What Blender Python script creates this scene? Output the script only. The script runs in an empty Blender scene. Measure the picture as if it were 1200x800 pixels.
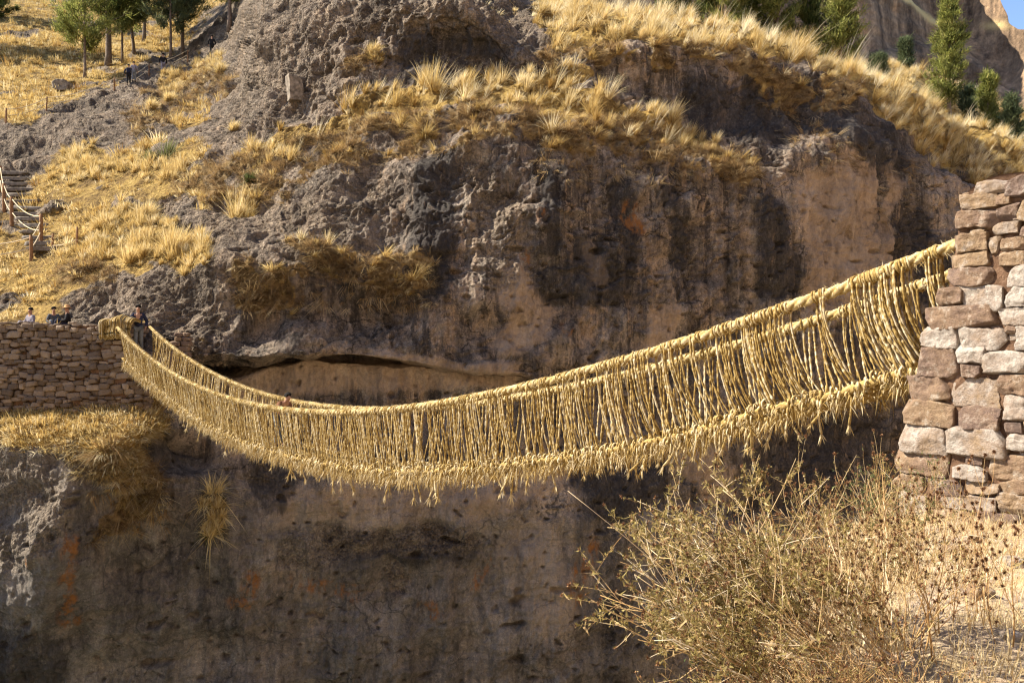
import bpy, bmesh, math, random
import numpy as np
from mathutils import Vector, Matrix

random.seed(7)
RNG = np.random.default_rng(11)
scene = bpy.context.scene
COL = scene.collection
R = math.radians

# ------------------------------------------------------------------ camera
cam_d = bpy.data.cameras.new("camera")
cam_d.sensor_width = 36.0
cam_d.lens = 30.0
cam_d.clip_start = 0.1
cam_d.clip_end = 3000.0
cam = bpy.data.objects.new("camera", cam_d)
COL.objects.link(cam)
cam.location = (0, 0, 0)
cam.rotation_euler = (R(90), 0, 0)
scene.camera = cam

# ------------------------------------------------------------------ sky, sun, exposure
SUN = Vector((-0.74, 0.05, 0.67)).normalized()
world = bpy.data.worlds.new("World")
scene.world = world
world.use_nodes = True
wn = world.node_tree
bg = wn.nodes["Background"]
sky = wn.nodes.new("ShaderNodeTexSky")
sky.sky_type = 'NISHITA'
sky.sun_disc = False
sky.sun_elevation = math.asin(SUN.z)
sky.sun_rotation = math.atan2(SUN.x, SUN.y)
sky.altitude = 3700
sky.air_density = 0.8
sky.dust_density = 3.0
sky.ozone_density = 0.4
wn.links.new(sky.outputs[0], bg.inputs[0])
bg.inputs[1].default_value = 0.135

sun_d = bpy.data.lights.new("sun", 'SUN')
sun_d.energy = 5.0
sun_d.angle = R(0.53)
sun_d.color = (1.0, 0.91, 0.75)
sun_o = bpy.data.objects.new("sun", sun_d)
COL.objects.link(sun_o)
sun_o.rotation_euler = SUN.to_track_quat('Z', 'Y').to_euler()
sun_o.location = SUN * 100

vs = scene.view_settings
vs.view_transform = 'Standard'
vs.look = 'None'
vs.gamma = 1.0
vs.use_curve_mapping = False
vs.exposure = 1.52
scene.cycles.use_denoising = True
scene.cycles.use_adaptive_sampling = False
scene.cycles.filter_width = 1.25

# ------------------------------------------------------------------ helpers
def at(px, py, Y):
    """photo pixel (1200 wide) + real distance -> world point"""
    return np.array(((px - 600.0) / 1000.0 * Y, Y, (400.0 - py) / 1000.0 * Y))

def mesh_from(name, verts, faces=None, quads=None, tris=None, smooth=True):
    me = bpy.data.meshes.new(name)
    verts = np.asarray(verts, np.float32)
    if faces is not None:
        me.from_pydata([tuple(v) for v in verts], [], [list(map(int, f)) for f in faces])
    else:
        nq = 0 if quads is None else len(quads)
        nt = 0 if tris is None else len(tris)
        me.vertices.add(len(verts))
        me.vertices.foreach_set("co", verts.ravel())
        li = []
        if nq: li.append(np.asarray(quads, np.int32).ravel())
        if nt: li.append(np.asarray(tris, np.int32).ravel())
        li = np.concatenate(li)
        me.loops.add(len(li))
        me.loops.foreach_set("vertex_index", li)
        me.polygons.add(nq + nt)
        st = np.concatenate([np.arange(nq) * 4, nq * 4 + np.arange(nt) * 3]).astype(np.int32)
        me.polygons.foreach_set("loop_start", st)
        me.update(calc_edges=True)
    if smooth:
        me.polygons.foreach_set("use_smooth", np.ones(len(me.polygons), bool))
    me.update()
    return me

def attr(me, name, vals):
    a = me.attributes.new(name, 'FLOAT', 'POINT')
    a.data.foreach_set("value", np.asarray(vals, np.float32).ravel())

def obj(name, me, mat=None, parent=None, loc=None):
    o = bpy.data.objects.new(name, me)
    COL.objects.link(o)
    if mat is not None and me is not None and not me.materials:
        me.materials.append(mat)
    if parent is not None:
        o.parent = parent
    if loc is not None:
        o.location = [float(c) for c in loc]
    return o

def tag(o, label=None, cat=None, group=None, kind=None):
    if label: o["label"] = label
    if cat: o["category"] = cat
    if group: o["group"] = group
    if kind: o["kind"] = kind
    return o

def thing(name, label, cat, loc=(0, 0, 0), rotz=0.0, group=None):
    o = bpy.data.objects.new(name, None)
    COL.objects.link(o)
    o.empty_display_size = 0.2
    o.location = [float(c) for c in loc]
    o.rotation_euler = (0, 0, rotz)
    return tag(o, label, cat, group)

def copy_tree(o, parent=None):
    c = o.copy()
    COL.objects.link(c)
    if parent is not None:
        c.parent = parent
    for ch in list(o.children):
        copy_tree(ch, c)
    return c

# gradient noise in numpy
def _hash(ix, iy, iz, seed):
    h = (ix.astype(np.uint32) * np.uint32(374761393)) ^ (iy.astype(np.uint32) * np.uint32(668265263)) \
        ^ (iz.astype(np.uint32) * np.uint32(2147483647)) ^ np.uint32((seed * 1274126177) & 0xffffffff)
    h = (h ^ (h >> np.uint32(13))) * np.uint32(1274126177)
    h = (h ^ (h >> np.uint32(16))) * np.uint32(2246822519)
    return h ^ (h >> np.uint32(15))

def gnoise(x, y, z, seed=0):
    x = np.asarray(x, np.float32); y = np.asarray(y, np.float32); z = np.asarray(z, np.float32)
    x, y, z = np.broadcast_arrays(x, y, z)
    fx, fy, fz = np.floor(x), np.floor(y), np.floor(z)
    ix, iy, iz = fx.astype(np.int32), fy.astype(np.int32), fz.astype(np.int32)
    fx, fy, fz = x - fx, y - fy, z - fz
    u = fx * fx * fx * (fx * (fx * 6 - 15) + 10)
    v = fy * fy * fy * (fy * (fy * 6 - 15) + 10)
    w = fz * fz * fz * (fz * (fz * 6 - 15) + 10)
    out = np.zeros(x.shape, np.float32)
    for dx in (0, 1):
        wx = u if dx else 1 - u
        for dy in (0, 1):
            wy = v if dy else 1 - v
            for dz in (0, 1):
                wz = w if dz else 1 - w
                h = _hash(ix + dx, iy + dy, iz + dz, seed)
                gx = (h & np.uint32(1023)).astype(np.float32) / 511.5 - 1
                gy = ((h >> np.uint32(10)) & np.uint32(1023)).astype(np.float32) / 511.5 - 1
                gz = ((h >> np.uint32(20)) & np.uint32(1023)).astype(np.float32) / 511.5 - 1
                out += wx * wy * wz * (gx * (fx - dx) + gy * (fy - dy) + gz * (fz - dz))
    return out * 1.3

def fbm(x, y, z, oct=4, seed=0, gain=0.5):
    a, f, s = 1.0, 1.0, 0.0
    for i in range(oct):
        s = s + a * gnoise(x * f, y * f, z * f, seed + i * 17)
        a *= gain; f *= 2.03
    return s

def worley(x, y, z, seed=0):
    """cell noise: (second - first distance, random value of the nearest cell, another random value)"""
    x = np.asarray(x, np.float32); y = np.asarray(y, np.float32); z = np.asarray(z, np.float32)
    ix, iy, iz = np.floor(x).astype(np.int32), np.floor(y).astype(np.int32), np.floor(z).astype(np.int32)
    f1 = np.full(x.shape, 9.0, np.float32); f2 = f1.copy(); h1 = np.zeros(x.shape, np.uint32)
    for dx in (-1, 0, 1):
        for dy in (-1, 0, 1):
            for dz in (-1, 0, 1):
                cx, cy_, cz_ = ix + dx, iy + dy, iz + dz
                h = _hash(cx, cy_, cz_, seed)
                px = cx + (h & np.uint32(1023)).astype(np.float32) / 1024
                py = cy_ + ((h >> np.uint32(10)) & np.uint32(1023)).astype(np.float32) / 1024
                pz = cz_ + ((h >> np.uint32(20)) & np.uint32(1023)).astype(np.float32) / 1024
                d = (px - x) ** 2 + (py - y) ** 2 + (pz - z) ** 2
                near = d < f1
                f2 = np.where(near, f1, np.minimum(f2, d)); h1 = np.where(near, h, h1); f1 = np.where(near, d, f1)
    r1 = ((h1 * np.uint32(2654435761)) >> np.uint32(8)).astype(np.float32) / 16777216.0
    r2 = ((h1 * np.uint32(40503) + np.uint32(77)) & np.uint32(65535)).astype(np.float32) / 65535.0
    return np.sqrt(f2) - np.sqrt(f1), r1, r2

def sstep(a, b, x):
    t = np.clip((x - a) / (b - a), 0, 1)
    return t * t * (3 - 2 * t)

def pchip(xk, yk, x):
    """monotone cubic; xk (K,), yk (K,...) ; x (N,) -> (N,...)"""
    xk = np.asarray(xk, float); yk = np.asarray(yk, float); x = np.asarray(x, float)
    h = np.diff(xk)
    sh = (-1,) + (1,) * (yk.ndim - 1)
    d = np.diff(yk, axis=0) / h.reshape(sh)
    m = np.zeros_like(yk)
    m[0], m[-1] = d[0], d[-1]
    if len(xk) > 2:
        w1 = (2 * h[1:] + h[:-1]).reshape(sh); w2 = (h[1:] + 2 * h[:-1]).reshape(sh)
        a, b = d[:-1], d[1:]
        same = (a * b) > 0
        den = np.where(same, w1 / np.where(a == 0, 1, a) + w2 / np.where(b == 0, 1, b), 1)
        m[1:-1] = np.where(same, (w1 + w2) / den, 0)
    i = np.clip(np.searchsorted(xk, x, side='right') - 1, 0, len(xk) - 2)
    sh2 = (-1,) + (1,) * (yk.ndim - 1)
    hh = h[i].reshape(sh2); t = ((x - xk[i]) / h[i]).reshape(sh2)
    t = np.clip(t, 0, 1)
    h00 = 2 * t**3 - 3 * t**2 + 1; h10 = t**3 - 2 * t**2 + t
    h01 = -2 * t**3 + 3 * t**2; h11 = t**3 - t**2
    return h00 * yk[i] + h10 * hh * m[i] + h01 * yk[i + 1] + h11 * hh * m[i + 1]

def strokes(px, py, lst):
    """soft distance mask: lst of (points, radius)"""
    m = np.zeros(px.shape, np.float32)
    for pts, r in lst:
        if len(pts) == 1: pts = [pts[0], (pts[0][0] + 0.01, pts[0][1])]
        best = np.full(px.shape, 1e9, np.float32)
        for (x0, y0), (x1, y1) in zip(pts[:-1], pts[1:]):
            dx, dy = x1 - x0, y1 - y0
            L = dx * dx + dy * dy
            t = np.clip(((px - x0) * dx + (py - y0) * dy) / L, 0, 1)
            best = np.minimum(best, np.hypot(px - x0 - t * dx, py - y0 - t * dy))
        m = np.maximum(m, 1 - sstep(0.55, 1.25, best / r))
    return m

def tubes(paths, radii, sides=5, closed_end=True):
    """paths (N,K,3), radii (N,K) or scalar -> verts, quads, tris  (parallel-ish frames)"""
    P = np.asarray(paths, float)
    N, K, _ = P.shape
    rad = np.broadcast_to(np.asarray(radii, float), (N, K)) if np.ndim(radii) else np.full((N, K), radii)
    T = np.gradient(P, axis=1)
    T /= np.linalg.norm(T, axis=2, keepdims=True) + 1e-9
    ref = np.zeros_like(T); 
    m = T.mean(axis=1); m /= np.linalg.norm(m, axis=1, keepdims=True) + 1e-9
    r = np.where(np.abs(m[:, 2:3]) < 0.8, np.array([[0., 0., 1.]]), np.array([[1., 0., 0.]]))
    ref[:] = r[:, None, :]
    A = np.cross(T, ref); A /= np.linalg.norm(A, axis=2, keepdims=True) + 1e-9
    B = np.cross(T, A)
    th = np.arange(sides) / sides * 2 * np.pi
    V = P[:, :, None, :] + rad[:, :, None, None] * (np.cos(th)[None, None, :, None] * A[:, :, None, :] + np.sin(th)[None, None, :, None] * B[:, :, None, :])
    V = V.reshape(-1, 3)
    n, k, s = np.meshgrid(np.arange(N), np.arange(K - 1), np.arange(sides), indexing='ij')
    s2 = (s + 1) % sides
    base = (n * K + k) * sides; nxt = (n * K + k + 1) * sides
    Q = np.stack([base + s, nxt + s, nxt + s2, base + s2], -1).reshape(-1, 4)
    nV = len(V)
    T2 = None
    if closed_end:
        caps = np.concatenate([P[:, 0], P[:, -1]])
        V = np.concatenate([V, caps])
        n, s = np.meshgrid(np.arange(N), np.arange(sides), indexing='ij')
        s2 = (s + 1) % sides
        b0 = n * K * sides; b1 = (n * K + K - 1) * sides
        t0 = np.stack([b0 + s, b0 + s2, nV + n], -1).reshape(-1, 3)
        t1 = np.stack([b1 + s2, b1 + s, nV + N + n], -1).reshape(-1, 3)
        T2 = np.concatenate([t0, t1])
    return V, Q, T2

def blades(base, d, bend, L, W, seg=3, side=None):
    """tapered strips: base (N,3), d unit dir (N,3), bend (N,3) added *s^2, L,W (N,)"""
    N = len(base)
    if side is None:
        a = RNG.random(N) * 2 * np.pi
        side = np.stack([np.cos(a), np.sin(a), 0.2 * np.sin(a * 3)], -1)
    s = np.linspace(0, 1, seg + 1)
    P = base[:, None, :] + L[:, None, None] * (d[:, None, :] * s[None, :, None] + bend[:, None, :] * (s ** 2)[None, :, None])
    w = (W[:, None] * (1 - 0.85 * s[None, :] ** 1.5)) * 0.5
    lft = P[:, :seg] - side[:, None, :] * w[:, :seg, None]
    rgt = P[:, :seg] + side[:, None, :] * w[:, :seg, None]
    V = np.concatenate([np.stack([lft, rgt], 2).reshape(N, -1, 3), P[:, seg:seg + 1]], 1)
    nv = 2 * seg + 1
    off = np.arange(N)[:, None] * nv
    q = []
    for k in range(seg - 1):
        q.append(np.array([2 * k, 2 * k + 1, 2 * k + 3, 2 * k + 2]))
    Q = (off[:, None, :] + np.array(q)[None]).reshape(-1, 4) if q else None
    Tt = (off + np.array([2 * seg - 2, 2 * seg - 1, 2 * seg])).reshape(-1, 3)
    return V.reshape(-1, 3), Q, Tt, nv

class Acc:
    """collects geometry pieces into one mesh"""
    def __init__(s): s.v = []; s.q = []; s.t = []; s.a = []; s.n = 0
    def add(s, V, Q=None, T=None, a=0.5):
        V = np.asarray(V, np.float32)
        if Q is not None and len(Q): s.q.append(np.asarray(Q) + s.n)
        if T is not None and len(T): s.t.append(np.asarray(T) + s.n)
        s.a.append(np.broadcast_to(np.asarray(a, np.float32), (len(V),)))
        s.v.append(V); s.n += len(V)
    def mesh(s, name, smooth=True):
        me = mesh_from(name, np.concatenate(s.v), quads=np.concatenate(s.q) if s.q else None,
                       tris=np.concatenate(s.t) if s.t else None, smooth=smooth)
        attr(me, "tint", np.concatenate(s.a))
        return me

# ------------------------------------------------------------------ material helpers
class NB:
    def __init__(s, name):
        s.m = bpy.data.materials.new(name); s.m.use_nodes = True
        s.t = s.m.node_tree; s.b = s.t.nodes["Principled BSDF"]
        s.out = s.t.nodes["Material Output"]
        s.b.inputs["Roughness"].default_value = 0.9
        s.b.inputs["Specular IOR Level"].default_value = 0.15
    def n(s, t, **k):
        x = s.t.nodes.new(t)
        for a, b in k.items(): setattr(x, a, b)
        return x
    def link(s, a, b): s.t.links.new(a, b)
    def setin(s, sock, v):
        if isinstance(v, bpy.types.NodeSocket): s.link(v, sock)
        elif isinstance(v, (tuple, list)) and sock.type == 'RGBA' and len(v) == 3: sock.default_value = (*v, 1)
        else: sock.default_value = v
    def coord(s): return s.n("ShaderNodeTexCoord").outputs["Object"]
    def geo(s): return s.n("ShaderNodeNewGeometry").outputs["Position"]
    def scale(s, v, sc):
        m = s.n("ShaderNodeMapping"); s.link(v, m.inputs[0]); m.inputs["Scale"].default_value = sc
        return m.outputs[0]
    def noise(s, v, sc, det=6, rough=0.55, dist=0.0):
        x = s.n("ShaderNodeTexNoise"); s.link(v, x.inputs["Vector"])
        x.inputs["Scale"].default_value = sc; x.inputs["Detail"].default_value = det
        x.inputs["Roughness"].default_value = rough; x.inputs["Distortion"].default_value = dist
        return x.outputs["Fac"]
    def voro(s, v, sc, feat='F1', rnd=1.0):
        x = s.n("ShaderNodeTexVoronoi", feature=feat); s.link(v, x.inputs["Vector"])
        x.inputs["Scale"].default_value = sc; x.inputs["Randomness"].default_value = rnd
        return x
    def ramp(s, f, stops):
        x = s.n("ShaderNodeValToRGB"); s.link(f, x.inputs[0]); e = x.color_ramp.elements
        while len(e) < len(stops): e.new(0.5)
        for k, (p, c) in zip(e, stops):
            k.position = p; k.color = (*c, 1) if isinstance(c, (tuple, list)) else (c, c, c, 1)
        return x.outputs[0]
    def mix(s, f, a, b, blend='MIX'):
        x = s.n("ShaderNodeMix", data_type='RGBA', blend_type=blend)
        s.setin(x.inputs[0], f); s.setin(x.inputs[6], a); s.setin(x.inputs[7], b)
        return x.outputs[2]
    def math(s, op, a, b=0.0, c=0.0, clamp=False):
        x = s.n("ShaderNodeMath", operation=op, use_clamp=clamp)
        s.setin(x.inputs[0], a); s.setin(x.inputs[1], b)
        if op in ('MULTIPLY_ADD',): s.setin(x.inputs[2], c)
        return x.outputs[0]
    def mapr(s, f, a, b, c=0.0, d=1.0):
        x = s.n("ShaderNodeMapRange"); s.link(f, x.inputs[0])
        for i, v in enumerate((a, b, c, d)): x.inputs[1 + i].default_value = v
        return x.outputs[0]
    def attr(s, name): 
        return s.n("ShaderNodeAttribute", attribute_name=name).outputs["Fac"]
    def bump(s, h, strength=0.5, dist=0.05, prev=None):
        x = s.n("ShaderNodeBump"); s.link(h, x.inputs["Height"])
        x.inputs["Strength"].default_value = strength; x.inputs["Distance"].default_value = dist
        if prev is not None: s.link(prev, x.inputs["Normal"])
        return x.outputs[0]
    def color(s, c): s.setin(s.b.inputs["Base Color"], c); return s
    def normal(s, n): s.link(n, s.b.inputs["Normal"]); return s
    def rand(s): return s.n("ShaderNodeObjectInfo").outputs["Random"]
    def translucent(s, col, f):
        t = s.n("ShaderNodeBsdfTranslucent"); s.setin(t.inputs[0], col)
        m = s.n("ShaderNodeMixShader"); m.inputs[0].default_value = f
        s.link(s.b.outputs[0], m.inputs[1]); s.link(t.outputs[0], m.inputs[2])
        s.link(m.outputs[0], s.out.inputs[0]); return s

def plain_mat(name, col, var=0.25, sc=12.0, rough=0.85, bump=0.0):
    nb = NB(name); c = nb.coord()
    f = nb.noise(c, sc, 5)
    dark = tuple(x * (1 - var) for x in col); lite = tuple(min(1, x * (1 + var)) for x in col)
    nb.color(nb.ramp(f, [(0.3, dark), (0.7, lite)]))
    nb.b.inputs["Roughness"].default_value = rough
    if bump: nb.normal(nb.bump(f, bump, 0.02))
    return nb.m

def blade_mat(name, stops, trans=0.35, rough=0.7):
    nb = NB(name)
    t = nb.attr("tint")
    c = nb.ramp(t, stops)
    v = nb.noise(nb.geo(), 0.9, 3)
    c = nb.mix(1.0, c, nb.ramp(v, [(0.3, (0.75, 0.75, 0.75)), (0.7, (1, 1, 1))]), 'MULTIPLY')
    nb.color(c); nb.b.inputs["Roughness"].default_value = rough
    nb.translucent(c, trans)
    return nb.m
# ------------------------------------------------------------------ the far bank: one continuous terrain sheet
# rows of control points: (photo column, photo row, real distance)
def row(py, Y): return py, Y
ROWS = []
def addrow(py, Y, n): ROWS.append((py, Y, n))
YB = [(-300, 33.6), (0, 33.2), (100, 33.2), (200, 34), (300, 34.8), (500, 36.4), (700, 38.0), (900, 41.4), (1100, 46.2), (1480, 54.5)]
addrow([(p, 400 + 21000 / y) for p, y in YB], YB, 30)
addrow([(-300, 820), (1480, 760)], [(-300, 33.2), (0, 33.0), (100, 33.2), (200, 34), (300, 34.6), (500, 36.2), (700, 37.7), (900, 41.1), (1100, 46), (1480, 54)], 70)
addrow([(-300, 740), (1480, 710)], [(-300, 33.0), (0, 32.4), (80, 32.3), (160, 33.2), (300, 34.4), (500, 36.1), (700, 37.6), (900, 41), (1100, 46), (1480, 54)], 80)
addrow([(-300, 650), (0, 645), (80, 640), (160, 610), (250, 640), (300, 625), (500, 620), (1480, 640)],
       [(-300, 32.4), (-60, 31.6), (0, 31.0), (70, 30.6), (110, 31.6), (160, 32.9), (250, 33.7), (320, 34.5), (500, 35.8), (700, 37.4), (900, 40.8), (1100, 45.8), (1480, 53.6)], 95)
addrow([(-300, 525), (0, 520), (60, 520), (100, 528), (150, 520), (175, 512), (195, 508), (230, 530), (300, 560), (400, 582), (500, 590), (700, 590), (1480, 590)],
       [(-300, 32.6), (0, 31.9), (60, 31.6), (100, 31.6), (150, 32.0), (175, 32.5), (200, 33.3), (240, 34.1), (300, 34.5), (400, 35.1), (500, 35.8), (700, 37.5), (900, 40.9), (1100, 45.9), (1480, 53.7)], 90)
addrow([(-300, 450), (0, 457), (60, 464), (100, 470), (150, 468), (180, 470), (210, 484), (250, 492), (300, 500), (500, 500), (1480, 520)],
       [(-300, 34.9), (0, 34.3), (100, 33.8), (150, 33.7), (190, 34.0), (240, 35.0), (300, 35.6), (400, 36.3), (500, 36.8), (700, 38.3), (900, 41.3), (1100, 46.1), (1480, 54)], 70)
addrow([(-300, 400), (150, 400), (180, 408), (205, 422), (240, 444), (270, 444), (330, 430), (400, 424), (480, 431), (560, 438), (640, 445), (720, 452), (1480, 460)],
       [(-300, 35.0), (120, 34.6), (170, 34.8), (210, 35.4), (240, 35.8), (300, 35.9), (400, 36.4), (500, 37.0), (600, 37.7), (640, 38.1), (680, 38.4), (720, 38.7), (900, 41.5), (1100, 46.5), (1480, 54.5)], 50)
addrow([(-300, 396), (150, 396), (180, 398), (205, 408), (240, 428), (280, 430), (330, 423), (400, 420), (480, 426), (560, 434), (640, 441), (720, 449), (1480, 457)],
       [(-300, 35.2), (120, 34.8), (170, 35.0), (210, 36.2), (240, 37.4), (300, 37.9), (400, 38.0), (500, 38.3), (600, 38.7), (640, 38.7), (680, 38.6), (720, 38.8), (900, 41.6), (1100, 46.5), (1480, 54.5)], 25)
addrow([(-300, 388), (150, 388), (190, 393), (240, 416), (280, 420), (330, 416), (420, 415), (480, 421), (560, 430), (640, 438), (720, 445), (1480, 452)],
       [(-300, 35.6), (120, 35.2), (170, 35.3), (200, 35.2), (240, 34.6), (300, 34.7), (400, 35.4), (500, 36.1), (600, 36.9), (660, 38.0), (720, 38.6), (900, 41.5), (1100, 46.5), (1480, 54.4)], 35)
addrow([(-300, 380), (100, 381), (150, 376), (200, 364), (260, 368), (300, 375), (500, 372), (1480, 372)],
       [(-300, 36.6), (0, 36.4), (100, 36.2), (150, 35.9), (200, 35.7), (240, 35.4), (300, 35.6), (400, 36.2), (500, 36.8), (600, 37.4), (720, 38.6), (900, 41.4), (1000, 43.9), (1100, 46.7), (1480, 54.5)], 50)
addrow([(-300, 345), (0, 348), (60, 345), (100, 340), (160, 330), (220, 322), (280, 322), (320, 302), (400, 308), (500, 312), (560, 310), (1480, 310)],
       [(-300, 40), (0, 39.3), (100, 38.3), (160, 37.6), (220, 36.8), (280, 36.3), (340, 36.7), (430, 37.0), (510, 37.3), (600, 37.5), (720, 38.7), (900, 41.4), (1000, 43.9), (1100, 46.7), (1480, 54.5)], 60)
addrow([(-300, 290), (0, 290), (100, 278), (160, 272), (220, 268), (280, 264), (340, 272), (400, 265), (500, 262), (1480, 262)],
       [(-300, 45), (0, 44), (100, 42.5), (160, 41.3), (220, 40.2), (280, 38.8), (340, 38.3), (420, 38), (500, 37.8), (600, 37.7), (720, 38.9), (900, 41.5), (1000, 44), (1100, 47), (1480, 55)], 55)
addrow([(-300, 215), (0, 215), (100, 212), (160, 215), (220, 225), (280, 235), (340, 215), (400, 205), (460, 195), (540, 180), (600, 178), (700, 182), (780, 190), (850, 205), (900, 215), (1000, 215), (1100, 242), (1150, 264), (1200, 280), (1480, 330)],
       [(-300, 53), (0, 51.5), (100, 49), (160, 47), (220, 44), (280, 41.5), (340, 40.8), (400, 40.2), (460, 39.6), (540, 38.8), (600, 38.7), (700, 39.6), (780, 40.3), (850, 41.2), (920, 42.3), (1000, 44.3), (1100, 47.5), (1480, 55.5)], 75)
addrow([(-300, 150), (0, 150), (100, 148), (160, 150), (220, 158), (280, 160), (340, 150), (400, 140), (460, 125), (540, 108), (600, 110), (700, 132), (780, 152), (850, 177), (900, 180), (1000, 170), (1080, 195), (1140, 226), (1200, 250), (1480, 300)],
       [(-300, 62), (0, 60), (100, 58), (160, 55), (220, 51), (280, 46.5), (340, 44.5), (400, 43.5), (460, 43), (540, 42.4), (600, 42.5), (700, 42.7), (780, 42.6), (850, 42.3), (920, 43), (1000, 44.8), (1080, 47.5), (1140, 49.2), (1200, 51), (1480, 57)], 75)
addrow([(-300, 85), (0, 90), (100, 95), (160, 97), (220, 95), (280, 80), (310, 55), (360, 28), (420, 12), (480, 10), (540, 20), (600, 52), (660, 60), (720, 64), (780, 62), (850, 68), (920, 84), (1000, 110), (1060, 158), (1120, 208), (1160, 226), (1200, 237), (1480, 270)],
       [(-300, 80), (0, 77), (100, 75), (160, 73), (220, 70), (270, 61), (310, 50), (360, 46.5), (420, 45.0), (480, 44.2), (540, 44.0), (600, 44.0), (700, 44.1), (780, 44.6), (850, 45.3), (920, 46.2), (1000, 47.2), (1060, 48.6), (1120, 50.2), (1200, 52.5), (1480, 60)], 110)
addrow([(-300, 35), (0, 40), (100, 50), (200, 60), (260, 45), (310, 10), (360, -25), (420, -40), (500, -38), (560, -5), (620, 12), (700, 17), (780, 24), (850, 36), (920, 54), (1000, 84), (1050, 110), (1100, 137), (1150, 158), (1200, 172), (1300, 192), (1480, 230)],
       [(-300, 100), (0, 93), (100, 92), (200, 88), (260, 78), (310, 54), (360, 50), (420, 49), (500, 48.5), (600, 50), (700, 51), (850, 52), (1000, 54), (1100, 57), (1200, 62), (1480, 70)], 75)
addrow([(-300, -30), (0, -20), (100, -5), (200, 10), (260, 0), (310, -25), (360, -60), (500, -90), (560, -60), (620, 0), (700, 22), (780, 38), (850, 60), (920, 82), (1000, 112), (1100, 156), (1200, 186), (1480, 245)],
       [(-300, 130), (0, 125), (200, 115), (260, 100), (310, 65), (360, 60), (500, 60), (700, 62), (850, 64), (1000, 66), (1200, 76), (1480, 84)], 50)
addrow([(-300, -90), (200, -70), (310, -50), (500, -60), (620, -10), (700, 20), (850, 50), (920, 66), (1000, 80), (1040, 76), (1100, 92), (1150, 112), (1200, 135), (1300, 170), (1480, 230)],
       [(-300, 190), (200, 180), (310, 120), (500, 90), (700, 88), (850, 88), (1000, 92), (1200, 105), (1480, 120)], 50)
addrow([(-300, -110), (200, -90), (310, -60), (620, 0), (850, 60), (1000, 95), (1200, 150), (1480, 240)],
       [(-300, 260), (200, 250), (310, 200), (850, 150), (1200, 150), (1480, 170)], 12)

cols = np.concatenate([np.linspace(-300, -40, 50), np.arange(-38.8, 1240, 1.2), np.linspace(1241, 1480, 50)])
NCOL = len(cols)
cy = []; cz = []
for py, Y, n in ROWS:
    a = np.array(py, float); b = np.array(Y, float)
    p = pchip(a[:, 0], a[:, 1], cols); y = pchip(b[:, 0], b[:, 1], cols)
    cy.append(y); cz.append((400 - p) / 1000 * y)
cy = np.array(cy); cz = np.array(cz)
ss = []
for i in range(len(ROWS) - 1):
    n = ROWS[i + 1][2]
    ss.append(i + np.arange(n) / n)
ss = np.concatenate(ss + [[len(ROWS) - 1.0]])
# hollow faces under the upper lips (dome and upper band): one more row between rows 12 and 13
_g = 2.0 * np.exp(-((cols - 525) / 75) ** 2) + 1.1 * np.exp(-((cols - 840) / 130) ** 2)
_wt = 0.45
_py = [400 - cz[k] / cy[k] * 1000 for k in (13, 14)]
_y = (1 - _wt) * cy[13] + _wt * cy[14] + _g
_z = (400 - ((1 - _wt) * _py[0] + _wt * _py[1] - 0)) / 1000 * _y
cy = np.concatenate([cy[:14], _y[None], cy[14:]]); cz = np.concatenate([cz[:14], _z[None], cz[14:]])
kk = np.array([float(k) for k in range(14)] + [13.5] + [float(k) for k in range(14, len(ROWS))])
gy = pchip(kk, cy, ss); gz = pchip(kk, cz, ss)
NROW = len(ss)
gx = (cols[None, :] - 600) / 1000 * gy
PXb = np.broadcast_to(cols[None, :], gy.shape).astype(np.float32)
PYb = (400 - gz / gy * 1000).astype(np.float32)
SS = np.broadcast_to(ss[:, None], gy.shape)

def grid_normals(x, y, z):
    du = np.stack([np.gradient(a, axis=1) for a in (x, y, z)], -1)
    dv = np.stack([np.gradient(a, axis=0) for a in (x, y, z)], -1)
    n = np.cross(du, dv)
    return n / (np.linalg.norm(n, axis=2, keepdims=True) + 1e-9)

N0 = grid_normals(gx, gy, gz)          # points to the viewer / up
# ---- where things grow and what the rock is like, some shade included in its dark mask (in world positions found from the photo)
wob = 14 * fbm(gx * 0.35, gy * 0.35, gz * 0.35, 3, 91)
wob2 = 14 * fbm(gx * 0.35, gy * 0.35, gz * 0.35, 3, 191)
qx, qy = PXb + wob, PYb + wob2
slab = strokes(qx, qy, [([(-60, 215), (0, 192), (60, 165), (130, 135), (200, 98), (262, 62)], 36), ([(150, 160), (190, 150)], 12), ([(130, 235), (180, 245), (215, 240)], 10)])
rocklow = strokes(qx, qy, [([(90, 372), (150, 350), (220, 330), (250, 370), (210, 380)], 26), ([(230, 300), (300, 270), (400, 240), (430, 230)], 34), ([(300, 330), (250, 330)], 18), ([(190, 250), (240, 262)], 14)])
dome = strokes(qx, qy, [([(330, 20), (300, 90), (340, 110), (380, 40), (420, 20), (480, 15), (560, 10), (600, 20)], 32), ([(240, 130), (300, 120), (330, 125)], 24), ([(640, 40), (650, 70)], 16), ([(520, 75), (570, 72)], 10)])
leftrock = strokes(qx, qy, [([(-80, 560), (0, 560), (40, 570), (50, 600), (20, 640), (-60, 640)], 34)])
facelump = strokes(qx, qy, [([(545, 185), (560, 220), (600, 240), (560, 280), (590, 320)], 22), ([(460, 665), (470, 690)], 14), ([(380, 650), (340, 640), (540, 630)], 22)])
left_rock_all = (1 - sstep(380, 520, qx)) * (SS > 9.7) * 0.8
gran = np.clip(np.maximum(slab + rocklow + dome + leftrock + facelump, left_rock_all), 0, 1)
bare = sstep(.18, .42, fbm(gx / 3.5, gy / 5, gz / 3, 4, 93))
hill = (1 - 0.75 * bare) * (1 - sstep(215, 265, PXb + wob)) * (SS > 8.4) * (1 - np.clip(slab + rocklow * 1.3, 0, 1))
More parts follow.
